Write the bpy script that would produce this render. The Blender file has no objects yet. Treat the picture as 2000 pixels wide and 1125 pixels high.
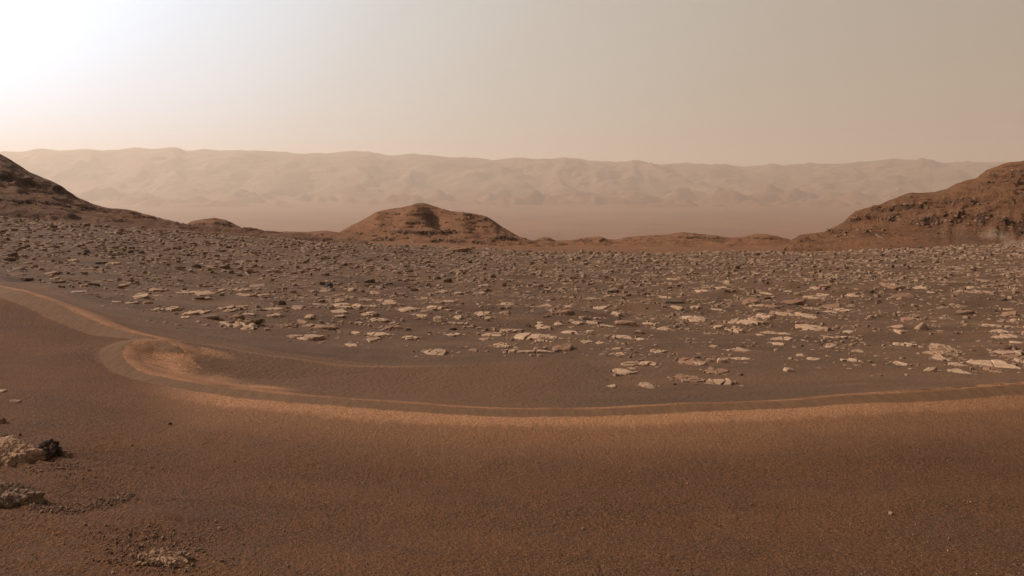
import bpy, math, random
import numpy as np

# ------------------------------------------------------------------ camera, sky, sun, exposure
S = bpy.context.scene
C = S.collection
PW, PH, F, HY = 2000.0, 1125.0, 1500.0, 352.0      # photograph frame, focal length in its pixels, true horizon row
cam_d = bpy.data.cameras.new('camera'); cam = bpy.data.objects.new('camera', cam_d); C.objects.link(cam)
cam_d.sensor_width = 36.0; cam_d.lens = 36.0 * F / PW
cam_d.shift_y = -(PH / 2 - HY) / PW
cam_d.clip_start = 0.05; cam_d.clip_end = 200000.0
cam.location = (0, 0, 0); cam.rotation_euler = (math.radians(90), 0, 0)
S.camera = cam

SUN_AZ, SUN_EL = -78.0, 34.0                        # degrees: azimuth from the view axis (left is negative), elevation
sd = (math.sin(math.radians(SUN_AZ)) * math.cos(math.radians(SUN_EL)),
      math.cos(math.radians(SUN_AZ)) * math.cos(math.radians(SUN_EL)), math.sin(math.radians(SUN_EL)))
sun_d = bpy.data.lights.new('sun', 'SUN'); sun = bpy.data.objects.new('sun', sun_d); C.objects.link(sun)
sun_d.energy = 5.0; sun_d.angle = math.radians(0.5); sun_d.color = (1.0, 0.89, 0.76)
from mathutils import Vector
sun.rotation_euler = Vector(sd).to_track_quat('Z', 'Y').to_euler()

world = bpy.data.worlds.new('World'); S.world = world; world.use_nodes = True
wn = world.node_tree.nodes; wl = world.node_tree.links
for n in list(wn): wn.remove(n)
w_out = wn.new('ShaderNodeOutputWorld'); w_bg = wn.new('ShaderNodeBackground')
sky = wn.new('ShaderNodeTexSky'); sky.sky_type = 'NISHITA'; sky.sun_disc = False
sky.sun_elevation = math.radians(SUN_EL); sky.sun_rotation = math.radians(SUN_AZ)
sky.air_density = 0.35; sky.dust_density = 10.0; sky.ozone_density = 0.0; sky.altitude = 0
# dusty air on top of it: bluish white towards the sun, butterscotch away from it, a function of the angle from the sun only
w_geo = wn.new('ShaderNodeTexCoord'); w_dot = wn.new('ShaderNodeVectorMath'); w_dot.operation = 'DOT_PRODUCT'
wl.new(w_geo.outputs['Generated'], w_dot.inputs[0]); w_dot.inputs[1].default_value = sd
w_mr = wn.new('ShaderNodeMapRange'); wl.new(w_dot.outputs['Value'], w_mr.inputs['Value']); w_mr.inputs['From Min'].default_value = -1.0
w_ramp = wn.new('ShaderNodeValToRGB'); wl.new(w_mr.outputs['Result'], w_ramp.inputs['Fac'])
SKY = [(-1.0, (0.25, 0.20, 0.15)), (-0.23, (0.41, 0.34, 0.265)), (0.0, (0.46, 0.395, 0.32)), (0.25, (0.545, 0.505, 0.445)), (0.41, (0.64, 0.635, 0.615)), (0.57, (0.81, 0.89, 0.99)), (0.69, (1.0, 1.18, 1.40)), (1.0, (1.6, 1.75, 1.95))]
for p_, c_ in SKY[1:-1]: w_ramp.color_ramp.elements.new((p_ + 1) / 2)
for q, (p_, c_) in enumerate(SKY):
    w_ramp.color_ramp.elements[q].color = (*c_, 1)
w_sep = wn.new('ShaderNodeSeparateXYZ'); wl.new(w_geo.outputs['Generated'], w_sep.inputs[0])
w_air = wn.new('ShaderNodeMapRange'); wl.new(w_sep.outputs['Z'], w_air.inputs['Value'])
for k_, v_ in zip(('From Min', 'From Max', 'To Min', 'To Max'), (0.0, 1.0, 1.0, 0.5)): w_air.inputs[k_].default_value = v_
w_dust = wn.new('ShaderNodeBackground'); wl.new(w_ramp.outputs['Color'], w_dust.inputs['Color']); wl.new(w_air.outputs['Result'], w_dust.inputs['Strength'])
wl.new(sky.outputs['Color'], w_bg.inputs['Color']); w_bg.inputs['Strength'].default_value = 0.012
w_add = wn.new('ShaderNodeAddShader'); wl.new(w_bg.outputs[0], w_add.inputs[0]); wl.new(w_dust.outputs[0], w_add.inputs[1])
wl.new(w_add.outputs[0], w_out.inputs['Surface'])

S.view_settings.view_transform = 'Standard'; S.view_settings.look = 'None'
S.view_settings.exposure = 0.12; S.view_settings.gamma = 1.0; S.view_settings.use_curve_mapping = False
S.render.engine = 'CYCLES'
S.cycles.use_denoising = True
S.cycles.volume_bounces = 1; S.cycles.max_bounces = 4; S.cycles.diffuse_bounces = 2

# ------------------------------------------------------------------ numeric helpers
rng = np.random.default_rng(7)
random.seed(7)
_perm = np.random.default_rng(3).permutation(512).astype(np.int64)
_perm = np.concatenate([_perm, _perm])
_ang = np.random.default_rng(4).uniform(0, 2 * np.pi, 512)
_gx, _gy = np.cos(_ang), np.sin(_ang)
def perlin(x, y, seed=0):
    x = np.asarray(x, float); y = np.asarray(y, float)
    xi = np.floor(x).astype(np.int64); yi = np.floor(y).astype(np.int64)
    xf = x - xi; yf = y - yi
    u = xf * xf * xf * (xf * (xf * 6 - 15) + 10); v = yf * yf * yf * (yf * (yf * 6 - 15) + 10)
    def g(ix, iy, fx, fy):
        h = _perm[(_perm[(ix + seed * 37) & 511] + iy) & 511]
        return _gx[h] * fx + _gy[h] * fy
    n00 = g(xi, yi, xf, yf); n10 = g(xi + 1, yi, xf - 1, yf)
    n01 = g(xi, yi + 1, xf, yf - 1); n11 = g(xi + 1, yi + 1, xf - 1, yf - 1)
    return ((n00 + u * (n10 - n00)) * (1 - v) + (n01 + u * (n11 - n01)) * v) * 1.5
def fbm(x, y, octs=4, seed=0, gain=0.5):
    s = 0; a = 1.0; f = 1.0
    for o in range(octs):
        s = s + a * perlin(x * f + 13.7 * o, y * f - 7.1 * o, seed + o); a *= gain; f *= 2.03
    return s
def ridged(x, y, octs=4, seed=0, gain=0.5):
    s = 0; a = 1.0; f = 1.0
    for o in range(octs):
        s = s + a * (1 - 2 * np.abs(perlin(x * f + 5.3 * o, y * f + 9.1 * o, seed + o))); a *= gain; f *= 2.03
    return s
def sstep(a, b, x):
    t = np.clip((x - a) / (b - a), 0, 1); return t * t * (3 - 2 * t)
def lin(pts, x):
    pts = np.array(pts, float); return np.interp(x, pts[:, 0], pts[:, 1])
def smooth_lin(pts, x, w):
    return sum(lin(pts, x + o * w) for o in (-1, -0.5, 0, 0.5, 1)) / 5

def make_mesh(name, V, polys, mat, attrs=None, smooth=True, parent=None):
    """V (n,3); polys (m,k) index array."""
    me = bpy.data.meshes.new(name)
    V = np.ascontiguousarray(V, np.float32); polys = np.ascontiguousarray(polys, np.int32)
    m, k = polys.shape
    me.vertices.add(len(V)); me.vertices.foreach_set('co', V.ravel())
    me.loops.add(m * k); me.loops.foreach_set('vertex_index', polys.ravel())
    me.polygons.add(m); me.polygons.foreach_set('loop_start', np.arange(m, dtype=np.int32) * k)
    me.update(calc_edges=True)
    me.polygons.foreach_set('use_smooth', np.full(m, smooth, bool))
    if attrs:
        for an, av in attrs.items():
            at = me.attributes.new(an, 'FLOAT', 'POINT'); at.data.foreach_set('value', np.ascontiguousarray(av, np.float32).ravel())
    me.validate()
    o = bpy.data.objects.new(name, me); C.objects.link(o)
    if mat: me.materials.append(mat)
    if parent: o.parent = parent
    return o
def grid_polys(nr, nc):
    i = np.arange(nr * nc).reshape(nr, nc)
    return np.stack([i[:-1, :-1], i[:-1, 1:], i[1:, 1:], i[1:, :-1]], -1).reshape(-1, 4)
def tag(o, label, cat=None, group=None, kind=None):
    o['label'] = label
    if cat: o['category'] = cat
    if group: o['group'] = group
    if kind: o['kind'] = kind
    return o

# ------------------------------------------------------------------ materials
class NT:
    def __init__(self, name):
        self.m = bpy.data.materials.new(name); self.m.use_nodes = True
        self.t = self.m.node_tree; self.n = self.t.nodes; self.l = self.t.links
        for x in list(self.n): self.n.remove(x)
        self.out = self.n.new('ShaderNodeOutputMaterial')
        self.b = self.n.new('ShaderNodeBsdfPrincipled'); self.l.new(self.b.outputs[0], self.out.inputs['Surface'])
        self.b.inputs['Roughness'].default_value = 0.95
        self.b.inputs['Specular IOR Level'].default_value = 0.15
        self.pos = self.n.new('ShaderNodeNewGeometry').outputs['Position']
    def link(self, a, b): self.l.new(a, b)
    def attr(self, name):
        a = self.n.new('ShaderNodeAttribute'); a.attribute_name = name; return a.outputs['Fac']
    def noise(self, scale, detail=4, rough=0.55, vec=None, stretch=None, rot=None):
        v = vec or self.pos
        if stretch or rot:
            mp = self.n.new('ShaderNodeMapping'); self.link(v, mp.inputs['Vector'])
            if stretch: mp.inputs['Scale'].default_value = stretch
            if rot: mp.inputs['Rotation'].default_value = rot
            v = mp.outputs['Vector']
        t = self.n.new('ShaderNodeTexNoise'); self.link(v, t.inputs['Vector'])
        t.inputs['Scale'].default_value = scale; t.inputs['Detail'].default_value = detail; t.inputs['Roughness'].default_value = rough
        return t.outputs['Fac']
    def voronoi(self, scale, feature='F1', vec=None):
        t = self.n.new('ShaderNodeTexVoronoi'); t.feature = feature
        self.link(vec or self.pos, t.inputs['Vector']); t.inputs['Scale'].default_value = scale
        return t.outputs['Distance']
    def math(self, op, a, b=None, clamp=False):
        t = self.n.new('ShaderNodeMath'); t.operation = op; t.use_clamp = clamp
        for i, x in enumerate((a, b)):
            if x is None: continue
            if isinstance(x, (int, float)): t.inputs[i].default_value = x
            else: self.link(x, t.inputs[i])
        return t.outputs[0]
    def remap(self, x, a, b, c=0.0, d=1.0):
        t = self.n.new('ShaderNodeMapRange'); t.interpolation_type = 'SMOOTHSTEP'
        self.link(x, t.inputs['Value'])
        for k, v in zip(('From Min', 'From Max', 'To Min', 'To Max'), (a, b, c, d)): t.inputs[k].default_value = v
        return t.outputs['Result']
    def mix(self, f, a, b, mode='MIX'):
        t = self.n.new('ShaderNodeMix'); t.data_type = 'RGBA'; t.blend_type = mode
        if isinstance(f, (int, float)): t.inputs['Factor'].default_value = f
        else: self.link(f, t.inputs['Factor'])
        for k, x in (('A', a), ('B', b)):
            if isinstance(x, tuple): t.inputs[k].default_value = (*x, 1)
            else: self.link(x, t.inputs[k])
        return t.outputs['Result']
    def bump(self, h, dist, strength=1.0, prev=None):
        t = self.n.new('ShaderNodeBump'); self.link(h, t.inputs['Height'])
        t.inputs['Distance'].default_value = dist
        if isinstance(strength, (int, float)): t.inputs['Strength'].default_value = strength
        else: self.link(strength, t.inputs['Strength'])
        if prev: self.link(prev, t.inputs['Normal'])
        return t.outputs['Normal']
    def done(self, col, nrm=None):
        if isinstance(col, tuple): self.b.inputs['Base Color'].default_value = (*col, 1)
        else: self.link(col, self.b.inputs['Base Color'])
        if nrm: self.link(nrm, self.b.inputs['Normal'])
        return self.m

def plain_colour(k):
    a = k.remap(k.noise(0.35, 5, 0.6, stretch=(0.6, 1.6, 1)), 0.3, 0.7)
    col = k.mix(a, (0.066, 0.0325, 0.0165), (0.098, 0.048, 0.0235))
    b = k.remap(k.noise(2.2, 4, 0.6, stretch=(0.35, 1.7, 1)), 0.52, 0.72)
    col = k.mix(k.math('MULTIPLY', b, 0.35), col, (0.120, 0.062, 0.032))
    return col
def plain_height(k):
    return k.math('ADD', k.noise(14, 4, 0.65), k.math('MULTIPLY', k.noise(5, 3, 0.5, stretch=(0.3, 2.0, 1)), 0.8))
def mat_plain():
    k = NT('dark_plain_sand')
    col = plain_colour(k)
    sp = k.remap(k.noise(26, 3, 0.7), 0.56, 0.66)
    col = k.mix(k.math('MULTIPLY', k.math('MULTIPLY', sp, 0.5), k.attr('stony')), col, (0.17, 0.098, 0.060))
    return k.done(col, k.bump(plain_height(k), 0.05, 0.7))
def mat_sand():
    k = NT('ripple_sand')
    crest = k.attr('crest'); inner = k.attr('inner'); dust = k.attr('dust'); fan = k.attr('fan'); thin = k.attr('thin')
    wob = k.noise(9, 4, 0.6); fineN = k.noise(55, 4, 0.7)
    c = k.math('ADD', crest, k.math('MULTIPLY', k.math('SUBTRACT', wob, 0.5), 0.09))
    # grains sorted by the wind: coarse brown flanks, peach shoulders, fine grey-brown crest
    big = k.remap(k.noise(0.9, 4, 0.6, stretch=(0.5, 1, 1)), 0.3, 0.7)
    col = k.mix(big, (0.084, 0.035, 0.015), (0.128, 0.052, 0.021))
    pur = k.remap(k.noise(1.7, 6, 0.7, stretch=(0.6, 1, 1)), 0.46, 0.66)
    col = k.mix(k.math('MULTIPLY', pur, 0.65), col, (0.068, 0.034, 0.020))
    grain = k.remap(k.noise(62, 3, 0.7), 0.42, 0.62)
    col = k.mix(k.math('MULTIPLY', grain, 0.6), col, (0.255, 0.106, 0.040))
    dk = k.remap(k.noise(95, 2, 0.7), 0.54, 0.68)
    col = k.mix(k.math('MULTIPLY', dk, 0.8), col, (0.034, 0.019, 0.013))
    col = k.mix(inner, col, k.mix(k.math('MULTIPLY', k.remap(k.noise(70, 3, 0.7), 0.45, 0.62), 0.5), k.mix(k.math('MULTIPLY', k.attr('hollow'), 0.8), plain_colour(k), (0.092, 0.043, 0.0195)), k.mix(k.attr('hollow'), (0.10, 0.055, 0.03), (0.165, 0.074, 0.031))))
    rag = k.math('ADD', c, k.math('MULTIPLY', k.math('SUBTRACT', fineN, 0.5), 0.75))
    rag = k.math('ADD', rag, k.math('MULTIPLY', k.math('SUBTRACT', k.noise(5, 3, 0.6), 0.5), 0.22))
    strk = k.noise(3.2, 3, 0.6, stretch=(7.0, 1.2, 1), rot=(0, 0, 0.3))
    rag = k.math('ADD', rag, k.math('MULTIPLY', k.math('SUBTRACT', strk, 0.5), 0.35))
    near = k.math('MAXIMUM', k.remap(rag, 0.62, 0.36), k.math('MULTIPLY', k.remap(rag, 1.9, 0.45), 0.42))
    near = k.math('MULTIPLY', k.math('MULTIPLY', k.remap(c, 0.09, 0.15), near), dust)
    far = k.math('MULTIPLY', k.remap(c, -0.10, -0.15), k.remap(k.math('ADD', c, k.math('MULTIPLY', k.math('SUBTRACT', fineN, 0.5), 0.35)), -0.62, -0.22))
    fanst = k.noise(4.0, 3, 0.6, stretch=(0.6, 4.0, 1), rot=(0, 0, -0.5))
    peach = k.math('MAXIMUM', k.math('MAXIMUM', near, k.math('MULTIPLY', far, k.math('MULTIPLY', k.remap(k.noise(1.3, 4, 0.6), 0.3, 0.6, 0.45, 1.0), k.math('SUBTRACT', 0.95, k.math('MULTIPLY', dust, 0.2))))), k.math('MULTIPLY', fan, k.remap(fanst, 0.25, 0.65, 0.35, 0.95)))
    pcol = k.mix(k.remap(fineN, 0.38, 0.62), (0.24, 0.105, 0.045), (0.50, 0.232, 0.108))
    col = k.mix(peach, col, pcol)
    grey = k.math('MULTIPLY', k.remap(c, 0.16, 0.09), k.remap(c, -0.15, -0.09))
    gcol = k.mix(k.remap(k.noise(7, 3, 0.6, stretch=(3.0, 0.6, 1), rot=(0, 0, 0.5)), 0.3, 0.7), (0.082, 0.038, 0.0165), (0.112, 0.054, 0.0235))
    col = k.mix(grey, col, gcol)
    col = k.mix(k.math('MULTIPLY', thin, 0.6), col, (0.19, 0.090, 0.042))
    rough = k.math('SUBTRACT', 1.0, k.math('MULTIPLY', grey, 0.92))
    h = k.math('ADD', k.math('ADD', k.noise(45, 4, 0.68), k.math('MULTIPLY', k.noise(130, 2, 0.6), 0.4)), k.math('MULTIPLY', k.noise(14, 3, 0.6), 0.9))
    n1 = k.bump(h, 0.07, k.math('MULTIPLY', rough, k.math('SUBTRACT', 1.0, k.math('MULTIPLY', inner, 0.6))))
    return k.done(col, k.bump(plain_height(k), 0.05, k.math('MULTIPLY', inner, 0.6), n1))
def mat_rock(name, c1, c2, cd, bumpd=0.03, scale=7.0, tint=False):
    k = NT(name)
    tc = k.n.new('ShaderNodeTexCoord').outputs['Object'] if not tint else k.pos
    if tint: r = k.attr('tint')
    else: r = k.n.new('ShaderNodeObjectInfo').outputs['Random']
    col = k.mix(r, c1, c2)
    n1 = k.remap(k.noise(scale, 5, 0.65, vec=k.pos), 0.35, 0.7)
    col = k.mix(k.math('MULTIPLY', n1, 0.55), col, cd)
    lay = k.noise(scale * 0.8, 3, 0.6, vec=tc, stretch=(0.4, 0.4, 7))
    col = k.mix(k.math('MULTIPLY', k.remap(lay, 0.5, 0.75), 0.35), col, tuple(x * 0.6 for x in cd))
    h = k.math('ADD', k.noise(scale * 2.2, 5, 0.7, vec=k.pos), k.math('MULTIPLY', lay, 0.8))
    return k.done(col, k.bump(h, bumpd, 0.8))
def mat_hill(name, ca, cb, cdark, cpale, cgrey, scale=0.25, bd=0.6):
    k = NT(name)
    a = k.remap(k.noise(scale * 0.4, 5, 0.6), 0.3, 0.7)
    col = k.mix(a, ca, cb)
    n2 = k.remap(k.noise(scale * 4, 5, 0.7), 0.45, 0.75)
    col = k.mix(k.math('MULTIPLY', n2, 0.45), col, tuple(x * 0.55 for x in ca))
    n3 = k.remap(k.noise(scale * 18, 4, 0.7), 0.5, 0.7)
    col = k.mix(k.math('MULTIPLY', n3, 0.4), col, tuple(x * 0.5 for x in ca))
    n4 = k.remap(k.noise(scale * 11, 4, 0.7), 0.56, 0.7)
    col = k.mix(k.math('MULTIPLY', n4, 0.45), col, cpale)
    st = k.remap(k.noise(scale * 1.2, 4, 0.6, stretch=(0.25, 0.25, 6)), 0.5, 0.72)
    col = k.mix(k.math('MULTIPLY', st, 0.35), col, cdark)
    col = k.mix(k.attr('grey'), col, cgrey)
    col = k.mix(k.attr('pale'), col, cpale)
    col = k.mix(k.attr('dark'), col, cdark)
    h = k.math('ADD', k.noise(scale * 7, 8, 0.8), k.math('MULTIPLY', k.noise(scale * 2.4, 5, 0.65, stretch=(0.3, 0.3, 6)), 1.0))
    return k.done(col, k.bump(h, bd * 1.6, 1.0))
def mat_far(name, ca, cb, cd, s1, bd, low=None):
    k = NT(name)
    a = k.remap(k.noise(s1, 6, 0.62), 0.32, 0.68)
    col = k.mix(a, ca, cb)
    b = k.remap(k.noise(s1 * 2.5, 5, 0.6, stretch=(0.35, 1.8, 1)), 0.55, 0.72)
    col = k.mix(k.math('MULTIPLY', b, 0.6), col, cd)
    if low: col = k.mix(k.attr('low'), col, low)
    return k.done(col, k.bump(k.noise(s1 * 4, 5, 0.6), bd, k.math('SUBTRACT', 0.8, k.math('MULTIPLY', k.attr('low'), 0.75)) if low else 0.8))

M_sand = mat_sand(); M_plain = mat_plain()
M_pale = mat_rock('pale_slab_rock', (0.26, 0.152, 0.090), (0.37, 0.228, 0.140), (0.18, 0.102, 0.061))
M_dark = mat_rock('dark_block_rock', (0.095, 0.056, 0.036), (0.14, 0.082, 0.050), (0.062, 0.037, 0.026))
M_red = mat_rock('reddish_layered_rock', (0.18, 0.092, 0.052), (0.24, 0.130, 0.075), (0.115, 0.060, 0.036))
M_blue = mat_rock('blue_grey_rock', (0.075, 0.066, 0.060), (0.08, 0.07, 0.063), (0.045, 0.040, 0.036))
M_field = mat_rock('field_rock', (0.12, 0.070, 0.045), (0.27, 0.160, 0.096), (0.10, 0.058, 0.037), tint=True)
M_hill = mat_hill('hill_ground', (0.135, 0.059, 0.027), (0.175, 0.077, 0.035), (0.055, 0.028, 0.017), (0.20, 0.120, 0.072), (0.085, 0.052, 0.033))
M_orange = mat_hill('orange_hill_ground', (0.165, 0.068, 0.029), (0.215, 0.091, 0.040), (0.066, 0.032, 0.018), (0.26, 0.160, 0.098), (0.115, 0.067, 0.040))
M_floor = mat_far('crater_floor_dust', (0.105, 0.040, 0.018), (0.150, 0.059, 0.027), (0.048, 0.022, 0.014), 0.0006, 20)
M_rim = mat_far('rim_rock', (0.115, 0.062, 0.038), (0.16, 0.088, 0.054), (0.07, 0.04, 0.028), 0.0005, 120, (0.126, 0.049, 0.022))

# ------------------------------------------------------------------ the near ground: slope, sand ripple, rocky plain
UC = np.array([-700, 0, 350, 700, 1000, 1400, 1700, 2000, 2700.])
DC = np.array([0.4, 2.0, 4, 7, 9, 11, 14, 20, 30, 50, 80, 110.])
ROWS = np.array([   # photograph row at which the base ground lies, by column and distance (4 m onward)
 [1130, 810, 710, 640, 560, 505, 455, 405, 368, 360],
 [1130, 825, 735, 668, 592, 546, 503, 460, 424, 425],
 [1130, 843, 780, 706, 645, 580, 532, 486, 453, 460],
 [1130, 858, 803, 738, 678, 612, 560, 512, 475, 485],
 [1130, 860, 809, 743, 684, 620, 568, 517, 489, 500],
 [1130, 860, 809, 744, 687, 625, 570, 520, 492, 505],
 [1130, 860, 806, 745, 692, 627, 570, 517, 485, 497],
 [1130, 864, 812, 752, 696, 630, 570, 515, 474, 485],
 [1130, 860, 810, 755, 700, 630, 565, 500, 450, 455.]])
ZT = np.concatenate([np.full((9, 2), -2.06), -(ROWS - HY) * DC[None, 2:] / F], 1)
def _bil(u, ld):
    lc = np.log(DC)
    iu = np.clip(np.searchsorted(UC, u) - 1, 0, len(UC) - 2); il = np.clip(np.searchsorted(lc, ld) - 1, 0, len(DC) - 2)
    fu = np.clip((u - UC[iu]) / (UC[iu + 1] - UC[iu]), 0, 1); fl = np.clip((ld - lc[il]) / (lc[il + 1] - lc[il]), 0, 1)
    return (ZT[iu, il] * (1 - fl) + ZT[iu, il + 1] * fl) * (1 - fu) + (ZT[iu + 1, il] * (1 - fl) + ZT[iu + 1, il + 1] * fl) * fu
def base_z(X, Y):
    Y = np.maximum(Y, 0.4); u = np.clip(1000 + F * X / Y, -700, 2700); ld = np.log(Y)
    s = 0
    for du in (-110, 0, 110):
        for dl in (-0.09, 0, 0.09): s = s + _bil(np.clip(u + du, -700, 2700), ld + dl)
    return s / 9
CREST_A = [(330, 664, 10.9), (285, 664, 10.75), (258, 671, 10.45), (244, 684, 10.15), (243, 698, 9.85), (258, 713, 9.5), (295, 729, 9.2), (400, 748, 8.8), (500, 761, 8.5), (600, 771, 8.25), (800, 786, 7.95), (1000, 796, 7.75),
           (1200, 794, 7.85), (1400, 787, 8.05), (1600, 775, 8.35), (1800, 761, 8.65), (2000, 747, 9.05), (2300, 727, 9.65), (2700, 710, 10.3)]
CREST_B = [(-700, 470, 18.5), (-300, 492, 16.8), (-100, 530, 15.2), (0, 557, 14.2), (60, 570, 13.5), (120, 592, 12.8), (180, 619, 12.1), (240, 643, 11.5), (285, 655, 11.15), (330, 664, 10.9), (347, 674, 10.7)]
CREST_C = [(350, 660, 11.6), (430, 672, 11.6), (500, 687, 11.5), (600, 701, 11.6), (700, 713, 11.6), (800, 719, 11.8), (900, 717, 12.0), (1000, 712, 12.2), (1100, 706, 12.4), (1190, 706, 12.5)]
def densify(pts, n=6):
    P = np.array(pts, float); out = []
    for i in range(len(P) - 1):
        p0 = P[max(i - 1, 0)]; p1 = P[i]; p2 = P[i + 1]; p3 = P[min(i + 2, len(P) - 1)]
        for t in np.linspace(0, 1, n, endpoint=False):
            out.append(0.5 * (2 * p1 + (p2 - p0) * t + (2 * p0 - 5 * p1 + 4 * p2 - p3) * t * t + (3 * p1 - p0 - 3 * p2 + p3) * t ** 3))
    out.append(P[-1]); P = np.array(out)
    X = (P[:, 0] - 1000) / F * P[:, 2]; Z = -(P[:, 1] - HY) / F * P[:, 2]
    return X, P[:, 2], Z
def crest_field(pts, X, Y, hmin=0.0):
    """signed distance (near side +), crest height above base at the nearest crest point, fraction along."""
    cx, cy, cz = densify(pts)
    hb = np.maximum(cz - base_z(cx, cy), hmin)
    shp = X.shape; fullX = X.reshape(-1); fullY = Y.reshape(-1); sel = (Y.reshape(-1) > 5.0) & (Y.reshape(-1) < 24)
    if not sel.any(): return np.where(Y < 6, 9.0, -9.0), np.zeros(shp), np.zeros(shp), np.zeros(shp)
    X = fullX[sel]; Y = Y.reshape(-1)[sel]
    best = np.full(X.shape, 1e9); cc = np.ones(X.shape); sgn = np.ones(X.shape); hh = np.zeros(X.shape); fr = np.zeros(X.shape)
    n = len(cx)
    for i in range(n - 1):
        dx, dy = cx[i + 1] - cx[i], cy[i + 1] - cy[i]; L2 = dx * dx + dy * dy
        t = np.clip(((X - cx[i]) * dx + (Y - cy[i]) * dy) / L2, 0, 1)
        qx, qy = X - cx[i] - t * dx, Y - cy[i] - t * dy
        d2 = qx * qx + qy * qy
        m = d2 < best
        best = np.where(m, d2, best); pr = (dy * (X - cx[i]) - dx * (Y - cy[i])) / math.sqrt(L2); sgn = np.where(m, np.sign(pr), sgn); cc = np.where(m, pr / np.sqrt(d2 + 1e-9), cc)
        hh = np.where(m, hb[i] * (1 - t) + hb[i + 1] * t, hh); fr = np.where(m, (i + t) / (n - 1), fr)
    def out(v, fill):
        o_ = np.where(np.asarray(fullY) < 12, fill, -abs(fill) if fill else 0.0).astype(float); o_[sel] = v; return o_.reshape(shp)
    return out(np.sqrt(best) * sgn, 9.0), out(hh, 0.0), out(fr, 0.0), out(np.clip(cc, -1, 1), 0.0)
def ripple_profile(s, near, far, c):
    k_ = sstep(-1, 1, c); a = np.abs(s) / (far + (near - far) * k_)
    r = np.exp(-np.sqrt(a * a + 0.015) * 1.0 + math.sqrt(0.015))       # rounded crest, concave flanks
    return r * sstep(3.2, 1.5, a)
EDGE = [(-700, 440), (-300, 488), (0, 545), (60, 560), (120, 578), (200, 610), (300, 643), (350, 654), (430, 668), (500, 683), (600, 697), (700, 709), (770, 716), (860, 706),
        (950, 697), (1100, 690), (1180, 698), (1200, 716), (1215, 735), (1150, 755), (1153, 768), (1250, 779), (1400, 774), (1550, 769), (1700, 770), (1850, 760), (2000, 747), (2300, 724), (2700, 700)]
EDGE_F = [p for p in EDGE if p not in ((1215, 735), (1150, 755), (1153, 768))]
EDGE_F = sorted([(-700, 440), (-300, 488), (0, 545), (60, 560), (120, 578), (200, 610), (300, 643), (350, 654), (430, 668), (500, 683), (600, 697), (700, 709), (770, 716), (860, 706),
        (950, 697), (1060, 692), (1120, 697), (1160, 722), (1190, 752), (1230, 772), (1300, 777), (1400, 774), (1550, 769), (1700, 770), (1850, 760), (2000, 747), (2300, 724), (2700, 700)])

def ground(X, Y, full=False):
    X = np.asarray(X, float); Y = np.asarray(Y, float)
    z = base_z(X, Y)
    sA, hA, fA, cA = crest_field(CREST_A, X, Y, 0.05); sB, hB, fB, cB = crest_field(CREST_B, X, Y, 0.05); sC, hC, fC, cC = crest_field(CREST_C, X, Y, 0.02)
    hC = 0.045 * np.sin(np.pi * np.clip(fC * 0.9 + 0.1, 0, 1)) ** 0.5 + 0 * hC
    hA = np.maximum(hA, 0.1); hB = np.maximum(hB, 0.12)
    pa = hA * ripple_profile(sA, 0.95, 0.95, cA); pb = hB * ripple_profile(sB, 0.95, 0.85, cB); pc = hC * ripple_profile(sC, 0.6, 0.5, cC)
    z = z + np.maximum(np.maximum(pa, pb), 0.0) + pc
    z = z + 0.014 * fbm(X * 0.8, Y * 0.8, 3, 11) + sstep(7.6, 6.2, Y) * (0.016 * fbm(X * 0.35, Y * 1.6, 3, 13) + 0.004 * fbm(X * 3.0, Y * 4.5, 3, 15))
    row = HY - z / np.maximum(Y, 0.4) * F; u = 1000 + F * X / np.maximum(Y, 0.4)
    pl = sstep(-4, 8, lin(EDGE_F, np.clip(u, -700, 2700)) - row + 9 * sstep(700, 1000, u) * fbm(X * 2.2, Y * 2.2, 3, 17)) * sstep(8, 9, Y)
    # hummocks and wind drifts on the plain
    amp = sstep(11, 22, Y)
    z = z + pl * (0.02 + 0.10 * amp) * fbm(X * 0.33, Y * 0.5, 4, 21) + pl * amp * 0.25 * fbm(X * 0.07, Y * 0.07, 2, 31)
    # low drift tails at the lower left of the picture
    lf = sstep(480, 250, u) * sstep(800, 900, row)
    z = z + lf * 0.018 * np.sin((Y * 1.0 + 0.35 * X + 0.10 * perlin(X * 1.2, Y * 1.2, 5)) * 2 * np.pi / 0.13) * (0.5 + 0.5 * perlin(X * 1.5, Y * 1.5, 8))
    d1 = np.exp(-((X + 2.35) / 0.65) ** 2 - ((Y - 4.75) / 0.22) ** 2)
    z = z + 0.05 * d1
    if not full: return z
    sgn_best = np.where(np.abs(sA) < np.abs(sB), sA, sB)
    return z, sgn_best, sC, pl, u, row, sA
def bisect_ground(u, row):
    """distance at which the ground is seen at photo pixel (u,row), nearest hit beyond 2.5 m."""
    ds = np.exp(np.linspace(math.log(2.5), math.log(104), 700))
    z = ground((u - 1000) / F * ds, ds); r = HY - z / ds * F
    rm = np.minimum.accumulate(r)
    i = np.argmax(rm <= row)
    if rm[-1] > row: i = len(ds) - 1
    return ds[i], z[i]

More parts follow.
